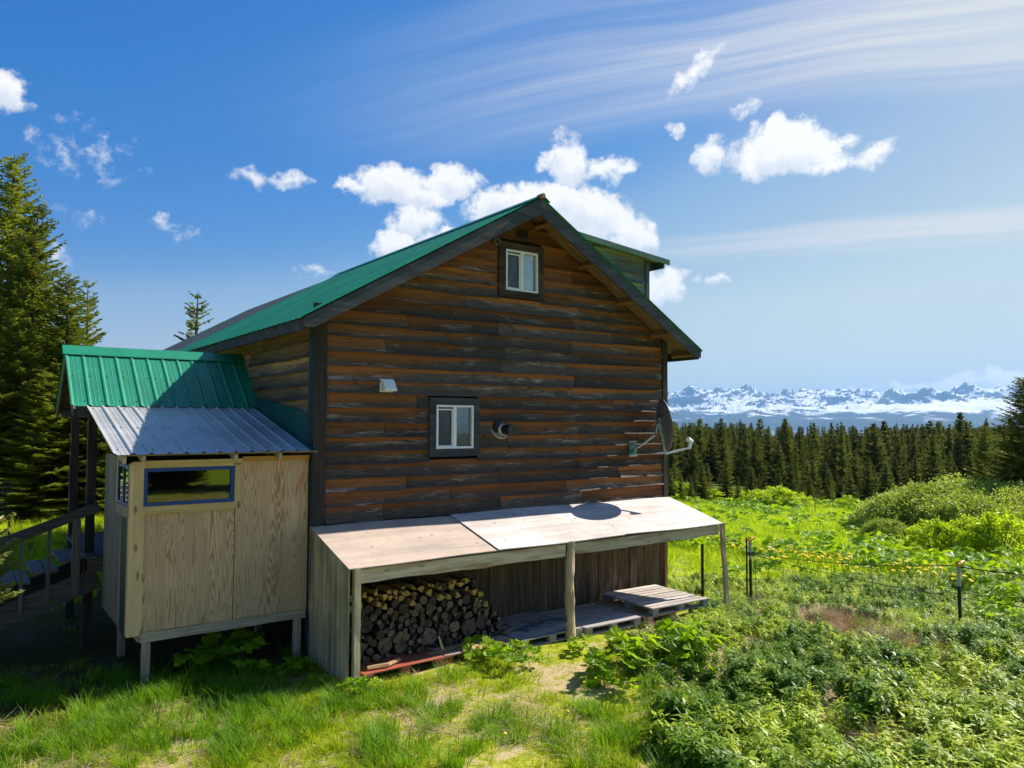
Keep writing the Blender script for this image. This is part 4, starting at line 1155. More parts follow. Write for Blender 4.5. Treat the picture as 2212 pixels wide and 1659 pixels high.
RED = wood('red_painted_pallet', (.30, .07, .035), (.22, .05, .03), 'x', (.30, .22, .18), .5)
REDPALE = wood('worn_red_pallet', (.33, .20, .16), (.45, .33, .27), 'x', (.30, .09, .05), .6)
PALG = wood('grey_pallet', (.26, .24, .23), (.42, .40, .38), 'x', (.2, .18, .17), .4)
PALP = wood('pale_grey_pallet', (.42, .37, .32), (.56, .50, .44), 'x', (.30, .24, .18), .5, knots=.5)
build_pallet((.72, -.83, -1.885), .02, 1.22, 1.18, .145, RED, 'red painted pallet under the firewood at the corner post', 7, RED)
build_pallet((1.99, -.80, -1.875), -.01, 1.24, 1.16, .135, REDPALE, 'worn pinkish pallet under the sloping end of the firewood', 7, RED)
build_pallet((3.27, -.80, -1.875), .01, 1.22, 1.18, .13, PALG, 'grey pallet on the ground beside the round log post', 8)
build_pallet((4.53, -.83, -1.88), -.02, 1.2, 1.22, .13, PALG, 'dark grey slatted pallet between log post and raised pallet', 8)
build_pallet((5.82, -.88, -1.88), .015, 1.28, 1.3, .13, wood('tan_pallet', (.34, .24, .16), (.46, .34, .24), 'x', (.3, .15, .07), .5), 'tan pallet lying beneath the pale raised pallet', 8)
build_pallet((6.02, -.90, -1.745), -.06, 1.34, 1.36, .125, PALP, 'pale bleached pallet lying on top of another pallet', 9, PALG)

def build_offcuts():
    mt, g, bs = newmat('stained_offcut')
    o = g.obj(); n = g.noise(g.mapv(o, (1.2, 1.8, 1)), 1, 4, .6); n2 = g.noise(g.mapv(o, (3, 40, 3)), 1, 3)
    c = g.mix(g.step(n2, .3, .7), (.22, .215, .21), (.34, .33, .32)); c = g.mix(g.step(n, .55, .62), c, (.05, .10, .16))
    g.put(bs.inputs['Base Color'], c); bs.inputs['Roughness'].default_value = .8
    b = MB(); b.beam((2.98, -.62, -1.735), (3.95, -.60, -1.735), .95, .014, 3, .001); tag(b.build('plywood_offcut', mt), 'grey plywood offcut with a blue paint stain on the pallets', 'plywood')
    B2 = wood('stick_bark', (.09, .07, .055), (.2, .16, .12), 'x', grain=20)
    tagl = ['crooked stick lying on the pallet left of the log post', 'short branch lying behind the crooked stick', 'thin twig lying on the grey plywood offcut']
    for k, (p0, p1, r) in enumerate((((2.60, -1.05, -1.70), (3.15, -.80, -1.69), .035), ((2.75, -.55, -1.71), (3.25, -.48, -1.70), .025), ((3.2, -.7, -1.70), (3.6, -.85, -1.70), .012))):
        b = MB(); q = [np.array(p0)+(np.array(p1)-np.array(p0))*t+np.array((0, .03*math.sin(t*6+k), .008*math.sin(t*9))) for t in np.linspace(0, 1, 7)]
        b.tube(q, [r*(1-.3*t) for t in np.linspace(0, 1, 7)], 7, jit=.08); tag(b.build('stick', B2), tagl[k], 'stick')
    BK = wood('loose_bark', (.28, .17, .08), (.42, .28, .15), 'x')
    lab = ['slab of orange bark on the front edge of the pallets', 'bundle of kindling on the red pallet by the corner post', 'splinter of pale wood standing in front of the log pile', 'bark strip lying at the foot of the log pile']
    b = MB(); b.tube([(1.78, -1.30, -1.735), (2.15, -1.24, -1.735)], [.13, .11], 10); 
    for i, v in enumerate(b.v): b.v[i] = (v[0], v[1], -1.735+max(0, (v[2]+1.735))*.45)
    tag(b.build('bark_slab', BK), lab[0], 'bark')
    b = MB()
    for k in range(1):
        b.tube([(.22, -1.30, -1.715), (.50, -1.34, -1.71), (.72, -1.24, -1.70)], [.03, .036, .028], 7, jit=.1)
    tag(b.build('kindling_stick', BK), 'knotty kindling stick on the red pallet by the corner post', 'stick')
    b = MB(); b.beam((1.46, -1.16, -1.74), (1.40, -1.13, -1.53), .05, .012, 3, .003, up=(0, 1, 0), taper=.4); tag(b.build('wood_splinter', PINE), lab[2], 'wood splinter')
    b = MB(); b.beam((1.2, -1.2, -1.728), (1.75, -1.14, -1.725), .09, .016, 4, .004); tag(b.build('bark_strip', BK), lab[3], 'bark')
build_offcuts()

def build_logs():
    mt, g, bs = newmat('log_cut_end')
    o = g.obj(); s = g.sep(o)
    rr = g.math('SQRT', g.math('ADD', g.math('MULTIPLY', s[0], s[0]), g.math('MULTIPLY', s[2], s[2])))
    nz = g.noise(o, 2.5, 4, .6)
    ring = g.math('SINE', g.math('ADD', g.math('MULTIPLY', rr, 42), g.math('MULTIPLY', nz, 6)))
    c = g.mix(g.step(ring, -.5, .9), (.23, .15, .085), (.12, .08, .048))
    c = g.mix(g.step(g.noise(g.vm('ADD', o, g.vm('SCALE', (9, 5, 3), sc=g.rand())), 1.6, 4, .6), .46, .66), c, (.055, .04, .03))
    c = g.vm('SCALE', c, sc=g.math('MULTIPLY_ADD', g.rand(), 1.15, .28))
    g.put(bs.inputs['Base Color'], c); bs.inputs['Roughness'].default_value = .85
    cut = mt
    bark = wood('log_bark', (.018, .013, .010), (.06, .042, .03), 'y', (.10, .09, .08), .4, grain=14, bump=.8)
    yel = wood('split_face', (.62, .40, .12), (.48, .29, .08), 'y', (.36, .22, .09), .5, grain=20)
    rs = random.Random(21)
    logm = []
    for k in range(9):
        b = MB(); n = 11; jx = [1+rs.uniform(-.10, .10) for _ in range(n)]
        pts = []
        rings = [(-.5, 1.0), (-.45, 1.04), (0, 1.0+rs.uniform(-.05, .05)), (.5, .95)]
        vs = [(r_*jx[i]*math.cos(2*math.pi*i/n), y, r_*jx[i]*math.sin(2*math.pi*i/n)) for y, r_ in rings for i in range(n)]
        fs = [(j*n+i, j*n+(i+1) % n, (j+1)*n+(i+1) % n, (j+1)*n+i) for j in range(3) for i in range(n)]
        b.add(vs, fs, 0)
        b.add(vs[:n], [tuple(range(n))], 1); b.add(vs[-n:], [tuple(range(n-1, -1, -1))], 1)
        me_o = b.build('tmp', [bark, cut]); logm.append(me_o.data); bpy.data.objects.remove(me_o)
    wedm = []
    for k in range(6):
        b = MB(); ang = rs.uniform(1.0, 2.2); n = 5
        prof = [(0, -.5)]+[(math.cos(math.pi/2-ang/2+ang*i/n)*1.25, math.sin(math.pi/2-ang/2+ang*i/n)*1.25-.5) for i in range(n+1)]
        m_ = len(prof); vs = [(x+rs.uniform(-.04, .04), y, z) for y in (-.5, .5) for x, z in prof]
        b.add(vs, [(0, 1, m_+1, m_), (m_-1, 0, m_, 2*m_-1)], 1); b.add(vs, [(i, i+1, m_+i+1, m_+i) for i in range(1, m_-1)], 0)
        b.add(vs, [tuple(range(m_)), tuple(range(2*m_-1, m_-1, -1))], 1)
        me_o = b.build('tmp', [bark, yel]); wedm.append(me_o.data); bpy.data.objects.remove(me_o)
    floor = -1.735
    placed = []
    x0, x1 = .10, 2.72
    def top(x): return -.80-.02*x if x < 2.15 else -.84-1.7*(x-2.15)
    xs = np.linspace(x0, x1, 220)
    big = [(.55, .125), (1.05, .10), (.32, .095), (1.95, .115), (.95, .075), (1.35, .085)]
    def rest(x, r_):
        z = floor+r_
        for (px_, pz, pr) in placed:
            dx = abs(px_-x)
            if dx < r_+pr: z = max(z, pz+math.sqrt((r_+pr)**2-dx*dx))
        return z
    fails = 0
    seq = []
    while fails < 60 and len(placed) < 298:
        h = min(1, len(placed)/150)
        r_ = rs.choice((.022, .026, .031, .036, .042, .052)) if rs.random() > .10-.06*h else rs.uniform(.065, .095)
        if len(placed) in (14, 22, 31, 44, 52): r_ = rs.uniform(.105, .13)
        if len(placed) > 20 and rs.random() < .75 and min(p_[1] for p_ in placed[-6:]) > -1.20: r_ = rs.uniform(.048, .07)
        best = None
        zz = np.full(len(xs), floor+r_)
        if placed:
            A_ = np.array(placed); dx = np.abs(A_[None, :, 0]-xs[:, None]); sm = r_+A_[None, :, 2]
            zz = np.maximum(zz, np.where(dx < sm, A_[None, :, 1]+np.sqrt(np.maximum(sm*sm-dx*dx, 0)), -9).max(1))
        for x, z in zip(xs, zz):
            if x-r_ < x0 or x+r_ > x1: continue
            if z+r_*.6 > top(x): continue
            sc_ = z+rs.uniform(0, .05)
            if best is None or sc_ < best[0]: best = (sc_, x, z)
        if best is None: fails += 1; continue
        placed.append((best[1], best[2], r_)); 
    order = sorted(placed, key=lambda t: -t[2])
    bigrank = {id(t): i for i, t in enumerate(order)}
    uniq = ['thickest round log low in the firewood pile near the corner post', 'second thickest round log in the firewood pile']
    nl = 0
    for t in placed:
        x, z, r_ = t
        up = z > top(x)-.25 and r_ < .1 and x < 2.35
        me = rs.choice(wedm) if up and rs.random() < .85 else rs.choice(logm)
        wedge = me in wedm
        ob = link('firewood_log', me)
        ln = rs.uniform(.36, .46)
        yc = -.92+(.14*((z-floor)/.9))+rs.uniform(-.05, .05)
        ob.location = (x, yc+ln/2-.1, z)
        ob.scale = (r_*(1.12 if wedge else 1.0), ln, r_*(1.12 if wedge else 1.0))
        ob.rotation_euler = (rs.uniform(-.05, .05), rs.uniform(0, 6.28) if not wedge else rs.uniform(-.9, .9)+rs.choice((0, 3.14)), rs.uniform(-.16, .16))
        wh = ('close to the corner post' if x < .9 else 'in the middle of the pile' if x < 1.6 else 'towards its open end')+(', low down' if z < -1.42 else ', upper half')
        if wedge: tag(ob, 'yellow split firewood piece in the top layer of the pile', 'firewood', 'yellow split pieces on top of the firewood pile')
        elif x > 2.25: tag(ob, 'weathered round log at the collapsed open end of the pile', 'firewood', 'logs at the collapsed end of the firewood pile')
        elif r_ > .072: tag(ob, 'thick weathered round log in the firewood pile '+wh, 'firewood', 'thick round logs '+wh)
        else: tag(ob, 'thin weathered round log in the firewood pile '+wh, 'firewood', 'thin round logs '+wh)
build_logs()

# ------------------------------------------------------------------ fences
TPOST = plain('dark_fence_steel', (.02, .022, .02), .6, .2)
YEL = plain('yellow_insulator', (.75, .42, .02), .5)
GPOST = plain('grey_post_tip', (.42, .42, .40), .6)
def fence_post(p, h, label, group, tip=False, ins=True, lean=(0, 0)):
    p = np.array(p, float); o = empty('fence_post', tuple(p), label, 'fence post', group)
    top = p+np.array((lean[0], lean[1], h))
    mid = p+(top-p)*.68
    b = MB(); b.beam(p-np.array((0, 0, .2)), mid if tip else top, .04, .04, 1, 0, up=(0, 1, 0)); b.build('shaft', TPOST, o)
    if tip:
        b = MB(); b.beam(mid, top, .041, .041, 1, 0, up=(0, 1, 0)); b.build('shaft_tip', GPOST, o)
    if ins:
        b = MB(); b.tube([top-np.array((.02, 0, .05)), top+np.array((.0, 0, .03))], [.035, .04], 8); b.tube([top-np.array((.06, .02, .01)), top+np.array((.10, -.03, .015))], [.022, .03], 8); ib = b.build('insulator', YEL, o)
        ib['kind'] = 'part' if False else 'thing'; del ib['kind']
    return o, top
def wire(p0, p1, sag, r, mat, label, group=None):
    p0 = np.array(p0, float); p1 = np.array(p1, float); n = 10
    pts = [p0+(p1-p0)*t-np.array((0, 0, sag*4*t*(1-t))) for t in np.linspace(0, 1, n+1)]
    b = MB(); b.tube(pts, r, 4); return tag(b.build('fence_wire', mat), label, 'wire', group)
def build_fences():
    WIRE = plain('rusty_rope_wire', (.07, .035, .03), .7)
    gr = 'electric fence posts by the woodshed'
    def P(x, y): return (x, y, float(gz(x, y)))
    pA, tA = fence_post(P(8.70, -.98), 1.28, 'dark steel fence post with frayed yellow insulator beside the woodshed end post', gr, True)
    pB, tB = fence_post(P(8.99, -4.77), 1.15, 'dark steel fence post with grey tip and yellow insulator among the fireweed', gr, True)
    o = empty('steel_rod', P(8.80, -.82), 'thin plain dark rod standing against the insulated fence post', 'rod')
    b = MB(); q = np.array(P(8.80, -.82)); b.beam(q-np.array((0, 0, .2)), q+np.array((0, 0, 1.30)), .025, .025, 1, 0, up=(0, 1, 0)); b.build('shaft', TPOST, o)
    fence_post(P(7.70, -.60), 1.2, 'short dark fence post seen beneath the woodshed roof edge', gr, ins=False)
    xo = (10.0, -10.2); zo = float(gz(*xo))
    wire(tA-np.array((0, 0, .27)), tB-np.array((0, 0, .03)), .10, .006, WIRE, 'upper rusty fence strand sagging between the two insulated posts')
    wire(tA-np.array((0, 0, .30)), tB-np.array((0, 0, .55)), .06, .006, WIRE, 'lower thin fence strand between the two insulated posts')
    wire(tB-np.array((0, 0, .06)), (xo[0], xo[1], zo+1.15), .05, .008, WIRE, 'upper fence strand running from the grey tipped post out of view')
    wire(tB-np.array((0, 0, .55)), (xo[0], xo[1], zo+.65), .05, .006, WIRE, 'lower fence strand running from the grey tipped post out of view')
    wire(tA-np.array((0, 0, .25)), (7.45, -1.38, -.62), .03, .006, WIRE, 'fence strand tied from insulated post to woodshed end post')
    wire(tA-np.array((-.08, .05, .27)), tA-np.array((-.10, .06, 1.25)), 0, .007, WIRE, 'loose rope end hanging down beside the insulated post')
    b = MB(); b.tube([tA-np.array((.05, 0, .30)), tA-np.array((-.06, .02, .27))], .035, 8, jit=.15); tag(b.build('rope_knot', WIRE), 'dark rope knot wound round the insulated fence post', 'rope')
    # far side of the meadow
    far = []
    for (px, py, h, nm) in ((2138, 1492, 1.15, 'far fence post with yellow cap near the cabin corner'), (2388, 1508, 1.15, 'far fence post with yellow cap before the leafy alder'), (2645, 1548, 1.15, 'far fence post with yellow cap in front of the dark spruces'), (2979, 1592, 1.2, 'far fence post with yellow cap at the edge of the willow thicket')):
        o, t = fence_post(gpt(px, py), h, nm, 'fence posts across the meadow'); far.append(t)
    q = gpt(2698, 1522); o = empty('white_post', tuple(q), 'short white plastic post beside the far meadow fence', 'post')
    b = MB(); b.beam(q-np.array((0, 0, .2)), q+np.array((0, 0, .75)), .09, .09, 1, 0, up=(0, 1, 0)); b.build('shaft', plain('white_post_plastic', (.55, .6, .65), .5), o)
    nm = ['nearest the cabin corner', 'before the dark spruces', 'ending at the willow thicket']
    for k in range(3): wire(far[k]-np.array((0, 0, .05)), far[k+1]-np.array((0, 0, .05)), .12, .012, WIRE, 'thin far meadow fence strand '+nm[k], 'far fence strands')
    # woven wire fence behind the porch
    a = np.array((-12.0, 13.0)); c = np.array((-2.24, 20.2)); d = np.array((.17, 21.96)); e = np.array((8, 27.5))
    o = empty('woven_wire_fence', (-2.24, 20.2, float(gz(-2.24, 20.2))), 'woven wire fence with yellow insulators in front of the tall spruces', 'fence')
    pts = [a, np.array((-7, 16.7)), c, d, e]
    GW = plain('galvanised_wire', (.75, .74, .62), .5, .0)
    def Z(p): return float(gz(p[0], p[1]))
    for k, p in enumerate(pts):
        b = MB(); ln = .28 if k == 2 else .0
        b.beam((p[0], p[1], Z(p)-.1), (p[0]+ln*.8, p[1]+ln*.3, Z(p)+(1.85 if k == 2 else 1.5)), .045, .045, 1, 0, up=(0, 1, 0)); b.build('post', TPOST, o)
        b = MB(); q = (p[0]+ln*.6, p[1]+ln*.2, Z(p)+1.40); b.tube([(q[0]-.09, q[1]-.05, q[2]), (q[0]+.12, q[1]+.08, q[2]-.02)], [.03, .045], 7); b.build('insulator', YEL, o)
    for h in (.12, .27, .42, .57, .72, .88, 1.05, 1.22, 1.38):
        b = MB(); path = []
        for k in range(len(pts)-1):
            for t in np.linspace(0, 1, 5)[:-1]:
                p = pts[k]+(pts[k+1]-pts[k])*t; path.append((p[0], p[1], Z(p)+h-.03*math.sin(t*math.pi)))
        b.tube(path, .018 if h > 1.3 else .013, 4); b.build('strand', GW, o)
    V = []; F = []
    for k in range(len(pts)-1):
        L = np.linalg.norm(pts[k+1]-pts[k]); n = int(L/.16)
        for i in range(n):
            p = pts[k]+(pts[k+1]-pts[k])*i/n; z = Z(p); b0 = len(V); w = .004
            V += [(p[0]-w, p[1]-w, z), (p[0]+w, p[1]+w, z), (p[0]+w, p[1]+w, z+1.22), (p[0]-w, p[1]-w, z+1.22)]; F.append((b0, b0+1, b0+2, b0+3))
    ob = link('stay_wires', npmesh('stay_wires', V, F, GW), o); ob['kind'] = 'stuff'
    # odd post near the foot of the steps
    q = (-3.13, 10.8, float(gz(-3.13, 10.8)))
    fence_post(q, 1.25, 'dark wooden post with a small yellow band behind the steps', None, ins=False)
build_fences()

# ------------------------------------------------------------------ trees
def spruce(seed, h, r, whorls, per, step, tw, droop=.25, gaps=.0, low=.02, cone=.78):
    """returns (trunk V,F) and (crown V,F): branches with side sprays of needle blades"""
    rs = np.random.default_rng(seed)
    n = 8; rings = 9; TV = []; TF = []
    bend = rs.normal(0, .012*h, 2)
    def axis(t): return np.array((bend[0]*math.sin(t*2.2), bend[1]*math.sin(t*2.7), h*t))
    for i in range(rings+1):
        t = i/rings; rad = .018*h*(1-t)**.9+.004*h*.3
        for k in range(n): TV.append(axis(t)+np.array((math.cos(2*math.pi*k/n)*rad, math.sin(2*math.pi*k/n)*rad, 0)))
    for i in range(rings):
        for k in range(n): TF.append((i*n+k, i*n+(k+1) % n, (i+1)*n+(k+1) % n, (i+1)*n+k))
    P0 = []; P1 = []; WD = []; SD = []
    for w in range(whorls):
        t = low+(1-low-.01)*(w+rs.uniform(-.3, .3))/whorls; t = min(max(t, low), .985)
        cnt = max(3, int(per*(1-.45*t)+rs.uniform(-1, 1)))
        a0 = rs.uniform(0, 6.28)
        for k in range(cnt):
            if rs.random() < gaps: continue
            an = a0+2*math.pi*k/cnt+rs.normal(0, .22)
            tt = min(.99, max(low, t+rs.normal(0, .006)))
            L = r*((1-tt)**cone)*rs.uniform(.62, 1.12)*(.75+.25*min(1, tt/.12))+(.02 if cone < .8 else .008)*h*(.4+.6*rs.random())
            d = np.array((math.cos(an), math.sin(an), 0)); sd = np.array((-d[1], d[0], 0))
            rise = -droop*(1-tt)+.55*tt**1.5+rs.normal(0, .06); curl = .22+.1*rs.random()
            base = axis(tt)
            m_ = max(3, int(L/step)); s = np.linspace(.10, 1, m_)
            B = base+d*(L*s)[:, None]+np.array((0, 0, 1))*(L*(rise*s+curl*s*s*.8))[:, None]
            fwd = d[None, :]+np.array((0, 0, 1))*(rise+1.6*curl*s)[:, None]; fwd /= np.linalg.norm(fwd, axis=1)[:, None]
            # needle-covered axis
            P0.append(B[:-1]); P1.append(B[1:]+fwd[1:]*step*.25); WD.append(np.full(m_-1, tw*.9)); SD.append(np.repeat(sd[None], m_-1, 0))
            ll = np.minimum(.42*L*(1-s)+.10*r*.5+step*.7, .5*L+step*(1.0 if cone < .8 else .25))
            for sg in (-1, 1):
                for rep in (0, 1):
                    q = rs.uniform(.55, 1.1, m_)
                    dr = fwd*rs.uniform(.45, .9, m_)[:, None]+sd*sg*rs.uniform(.6, 1, m_)[:, None]+np.array((0, 0, 1))*rs.normal(-.12 if rep == 0 else -.45, .16, m_)[:, None]
                    dr /= np.linalg.norm(dr, axis=1)[:, None]
                    st = B+fwd*(rs.uniform(-.5, .5, m_)*step)[:, None]
                    P0.append(st); P1.append(st+dr*(ll*q*(1 if rep == 0 else .75))[:, None]); WD.append(np.full(m_, tw)*rs.uniform(.8, 1.25, m_))
                    SD.append(np.cross(dr, rs.normal(0, 1, (m_, 3))))
    P0 = np.concatenate(P0); P1 = np.concatenate(P1); WD = np.concatenate(WD); SD = np.concatenate(SD)
    top = axis(1.0)
    T = P1-P0; Ln = np.linalg.norm(T, axis=1, keepdims=True); T = T/np.maximum(Ln, 1e-6)
    S = SD-T*(SD*T).sum(1, keepdims=True); S /= np.maximum(np.linalg.norm(S, axis=1, keepdims=True), 1e-6); U = np.cross(T, S)
    V = []; F = []
    m_ = len(P0)
    for ax_ in (S, U):
        o_ = ax_*WD[:, None]
        q = np.stack([P0-o_*.35, P0+(P1-P0)*.45-o_*.5, P1, P0+(P1-P0)*.45+o_*.5], 1)   # leaf-shaped blade
        V.append(q.reshape(-1, 3))
    V = np.concatenate(V); F = np.arange(len(V)).reshape(-1, 4)
    return (np.array(TV), np.array(TF)), (V, F)

TRUNK = wood('spruce_bark', (.055, .042, .034), (.13, .10, .08), 'z', (.2, .18, .16), .3, grain=18)
NEED_L = leafmat('spruce_needles_near', (.085, .125, .016), (.27, .31, .030), .46, .6, (.30, .14, .022), .5, 1.3, spec=.12)
NEED_F = leafmat('spruce_needles_forest', (.045, .075, .018), (.19, .21, .038), .42, .6, (.20, .12, .025), .4, .35, spec=.12)
NEED_Y = leafmat('spruce_needles_young', (.10, .13, .02), (.25, .26, .06), .3, .5, None, 0, 2.0)

def tree_meshes(name, seed, h, r, whorls, per, step, tw, mat, **kw):
    t, c = spruce(seed, h, r, whorls, per, step, tw, **kw)
    return npmesh(name+'_trunk', t[0], t[1], TRUNK, smooth=True), npmesh(name+'_crown', c[0], c[1], mat)
def place_tree(ms, loc, sc, rz, label, group=None, name='spruce_tree', lean=0.0, cat='tree'):
    o = empty(name, loc, label, cat, group); o.rotation_euler = (lean, 0, rz); o.scale = sc if isinstance(sc, tuple) else (sc, sc, sc)
    t = bpy.data.objects.new('trunk', ms[0]); COL.objects.link(t); t.parent = o
    c = bpy.data.objects.new('crown', ms[1]); COL.objects.link(c); c.parent = o
    return o
def build_trees():
    big = [tree_meshes('spruce_near', 31, 14, 3.1, 60, 8, .17, .075, NEED_L), tree_meshes('spruce_near', 32, 13, 2.9, 54, 8, .17, .075, NEED_L), ]
    thin = tree_meshes('spruce_thin', 33, 10, 1.9, 34, 6, .13, .07, NEED_L, gaps=.25, droop=.05)
    def at(a, px): b = (px-1500)/FPX*a; x, y = xy(a, b); return x, y
    spec = [  # distance, bearing px, height, mesh, label
        (30.5, 22, 440, big[0], 'tallest spruce at the frame edge behind the wire fence'),
        (29.5, 98, 588, big[1], 'second tallest spruce with pointed top behind the wire fence'),
        (33.0, -150, 380, big[1], 'spruce half out of view beside the tallest spruce'),
        (28.0, 190, 800, big[0], 'bushy spruce standing in front of the second tallest spruce'),
        (27.0, 40, 900, big[1], 'low broad spruce skirting the wire fence'),
        (27.5, 280, 1010, big[0], 'short dense spruce just left of the porch roof'),
        (26.5, 150, 1090, big[1], 'short young spruce close behind the wire fence'),
        (26.5, -60, 1020, big[0], 'short spruce at the frame edge behind the wire fence'),
        (31.0, 244, 812, thin, 'thin open spruce with bare pointed top over the porch'),
        (35.0, 330, 1020, thin, 'sparse low spruce with branches reaching past the porch ridge'),
        (46.0, 575, 850, thin, 'lone small spruce showing above the cabin roof')]
    for k, (a, px, py, ms, lab) in enumerate(spec):
        x, y = at(a, px); z = float(gz(x, y))
        h = CAM[2]+a*(1234-py)/FPX-z
        H0 = 14 if ms is big[0] else 13 if ms is big[1] else 10
        s = h/H0; wid = max(s, .8) if ms is not thin else s*.95
        if ms is thin and k == 10: wid = s*1.25
        place_tree(ms, (x, y, z-.1), (wid, wid, s), k*1.7, lab, 'spruces behind the porch' if k < 10 else None)
    # dark spruce at the other edge of the frame
    drk = []
    for t_, c_ in big:
        c2 = c_.copy(); c2.materials[0] = NEED_F; drk.append((t_, c2))
    x, y = at(36, 2998); z = float(gz(x, y)); place_tree(drk[0], (x, y, z-.1), (.80, .80, .53), 2.1, 'dark spruce at the frame edge behind the willow thicket')
    x, y = at(44, 2885); z = float(gz(x, y)); place_tree(drk[1], (x, y, z-.1), (.50, .50, .44), .7, 'smaller dark spruce beside the frame edge spruce')
    # young spruce beside the steps, only its branch tips in view
    ys = tree_meshes('spruce_young', 36, 3.3, 1.40, 20, 8, .05, .038, NEED_Y, droop=.05, low=.33)
    place_tree(ys, (-4.38, .30, float(gz(-4.38, .30))), 1.0, .35, 'young spruce with yellow-green branch tips in front of the steps', name='young_spruce')
    # spruces across the yard, mirrored in the porch window
    for k, (x, y, s_) in enumerate(((-6.5, -27, .62), (-2.5, -29, .7), (1.0, -27.5, .6), (4.5, -30, .72), (8.5, -28, .6), (12.5, -30, .7), (17, -27, .6))):
        place_tree(big[k % 2], (x, y, float(gz(x, y))-.1), (s_, s_, s_), k*2.2, 'spruce across the yard, seen only as a reflection in the porch window', 'spruces mirrored in the porch window')
    # forest beyond the meadow
    fm = [tree_meshes('spruce_forest', 40+k, 10, (2.1, 2.4, 1.9, 2.6, 1.6)[k], 34, 7, .26, .17, NEED_F, droop=(.25, .3, .2, .3, .15)[k], gaps=(.05, .08, .1, .03, .2)[k], cone=1.0) for k in range(5)]
    rs = np.random.default_rng(77)
    cand = []
    a = 76.0
    while a < 900:
        sp = 3.1 if a < 150 else 3.2+.011*(a-150)
        b = .15*a
        while b < .80*a:
            aa = a+rs.uniform(-.5, .5)*sp; bb = b+rs.uniform(-.5, .5)*sp
            cand.append((aa, bb)); b += sp*(1.0 if a < 150 else 1.15)
        a += sp*.85 if a < 150 else sp*1.3
    cand.sort()
    ind = []; rest = []
    for (aa, bb) in cand:
        if aa < 100 and fbm(aa*.09, bb*.09, 2) < .30: continue
        x, y = xy(aa, bb); z = float(gz(x, y))
        u = rs.random()
        py = 1234+rs.normal(58, 46) if aa < 100 else 1234+rs.normal(38, 20)
        if u < .08: py -= 38
        if aa < 84 and rs.random() < .5: py = 1234+rs.uniform(60, 150)
        if aa > 140: py = max(py, 1246-(12 if u < .05 else 0)); py = min(py, 1268)
        if aa > 140 and .32 < bb/aa < .47: py = max(py, 1274-(30 if u < .03 else 0))
        h = CAM[2]+aa*(1234-py)/FPX-z
        h = max(h, 2.6)
        if aa < 105 and rs.random() < .22: continue
        ratio = bb/aa
        vis = .192 < ratio < .70
        rec = (x, y, z, h, int(rs.integers(0, 5)), rs.uniform(0, 6.28), aa, ratio)
        if vis and len(ind) < 250 and aa < 175: ind.append(rec)
        else: rest.append(rec)
    for (x, y, z, h, k, rz, aa, ratio) in ind:
        s = h/10; w = s*rs.uniform(.8, 1.45)
        if h < 5: w *= 1.25
        lab, grp = ('small dark spruce at the near edge of the forest', 'small spruces along the forest edge') if h < 5.2 else \
                   ('dark spruce standing along the near edge of the forest', 'tall spruces along the forest edge') if aa < 92 else \
                   ('dark spruce standing deeper inside the forest', 'spruces deeper in the forest')
        wh = 'between cabin corner and leafy alder' if ratio < .31 else 'between leafy alder and willow thicket' if ratio < .47 else 'above the willow thicket'
        place_tree(fm[k], (x, y, z-.1), (w, w, s), rz, lab+', '+wh, grp+' '+wh)
    for k in range(46):
        aa = rs.uniform(64, 77); ratio = rs.uniform(.195, .52); x, y = xy(aa, ratio*aa); z = float(gz(x, y)); h = rs.uniform(1.6, 4.6); s = h/10; w = s*rs.uniform(1.1, 1.6)
        wh = 'between cabin corner and leafy alder' if ratio < .31 else 'between leafy alder and willow thicket' if ratio < .47 else 'above the willow thicket'
        place_tree(fm[int(rs.integers(0, 5))], (x, y, z-.1), (w, w, s), rs.uniform(0, 6.28), 'bushy young spruce standing out in front of the forest, '+wh, 'young spruces before the forest '+wh)
    rest = np.array(rest)
    tm = []
    for k in range(5):
        t, c = spruce(40+k, 10, (2.1, 2.4, 1.9, 2.6, 1.6)[k], 24, 6, .40, .26, droop=.25, cone=1.0)
        tm.append(npmesh('far_spruce', c[0], c[1], NEED_F))
    scatter('distant_forest', np.stack([rest[:, 0], rest[:, 1], rest[:, 2]-.1], 1), np.stack([np.zeros(len(rest)), np.zeros(len(rest)), rest[:, 5]], 1),
            np.stack([rest[:, 3]/10*1.15, rest[:, 3]/10*1.15, rest[:, 3]/10], 1), rest[:, 4].astype(int), tm, 'dark spruce forest reaching to the bay', 'forest')

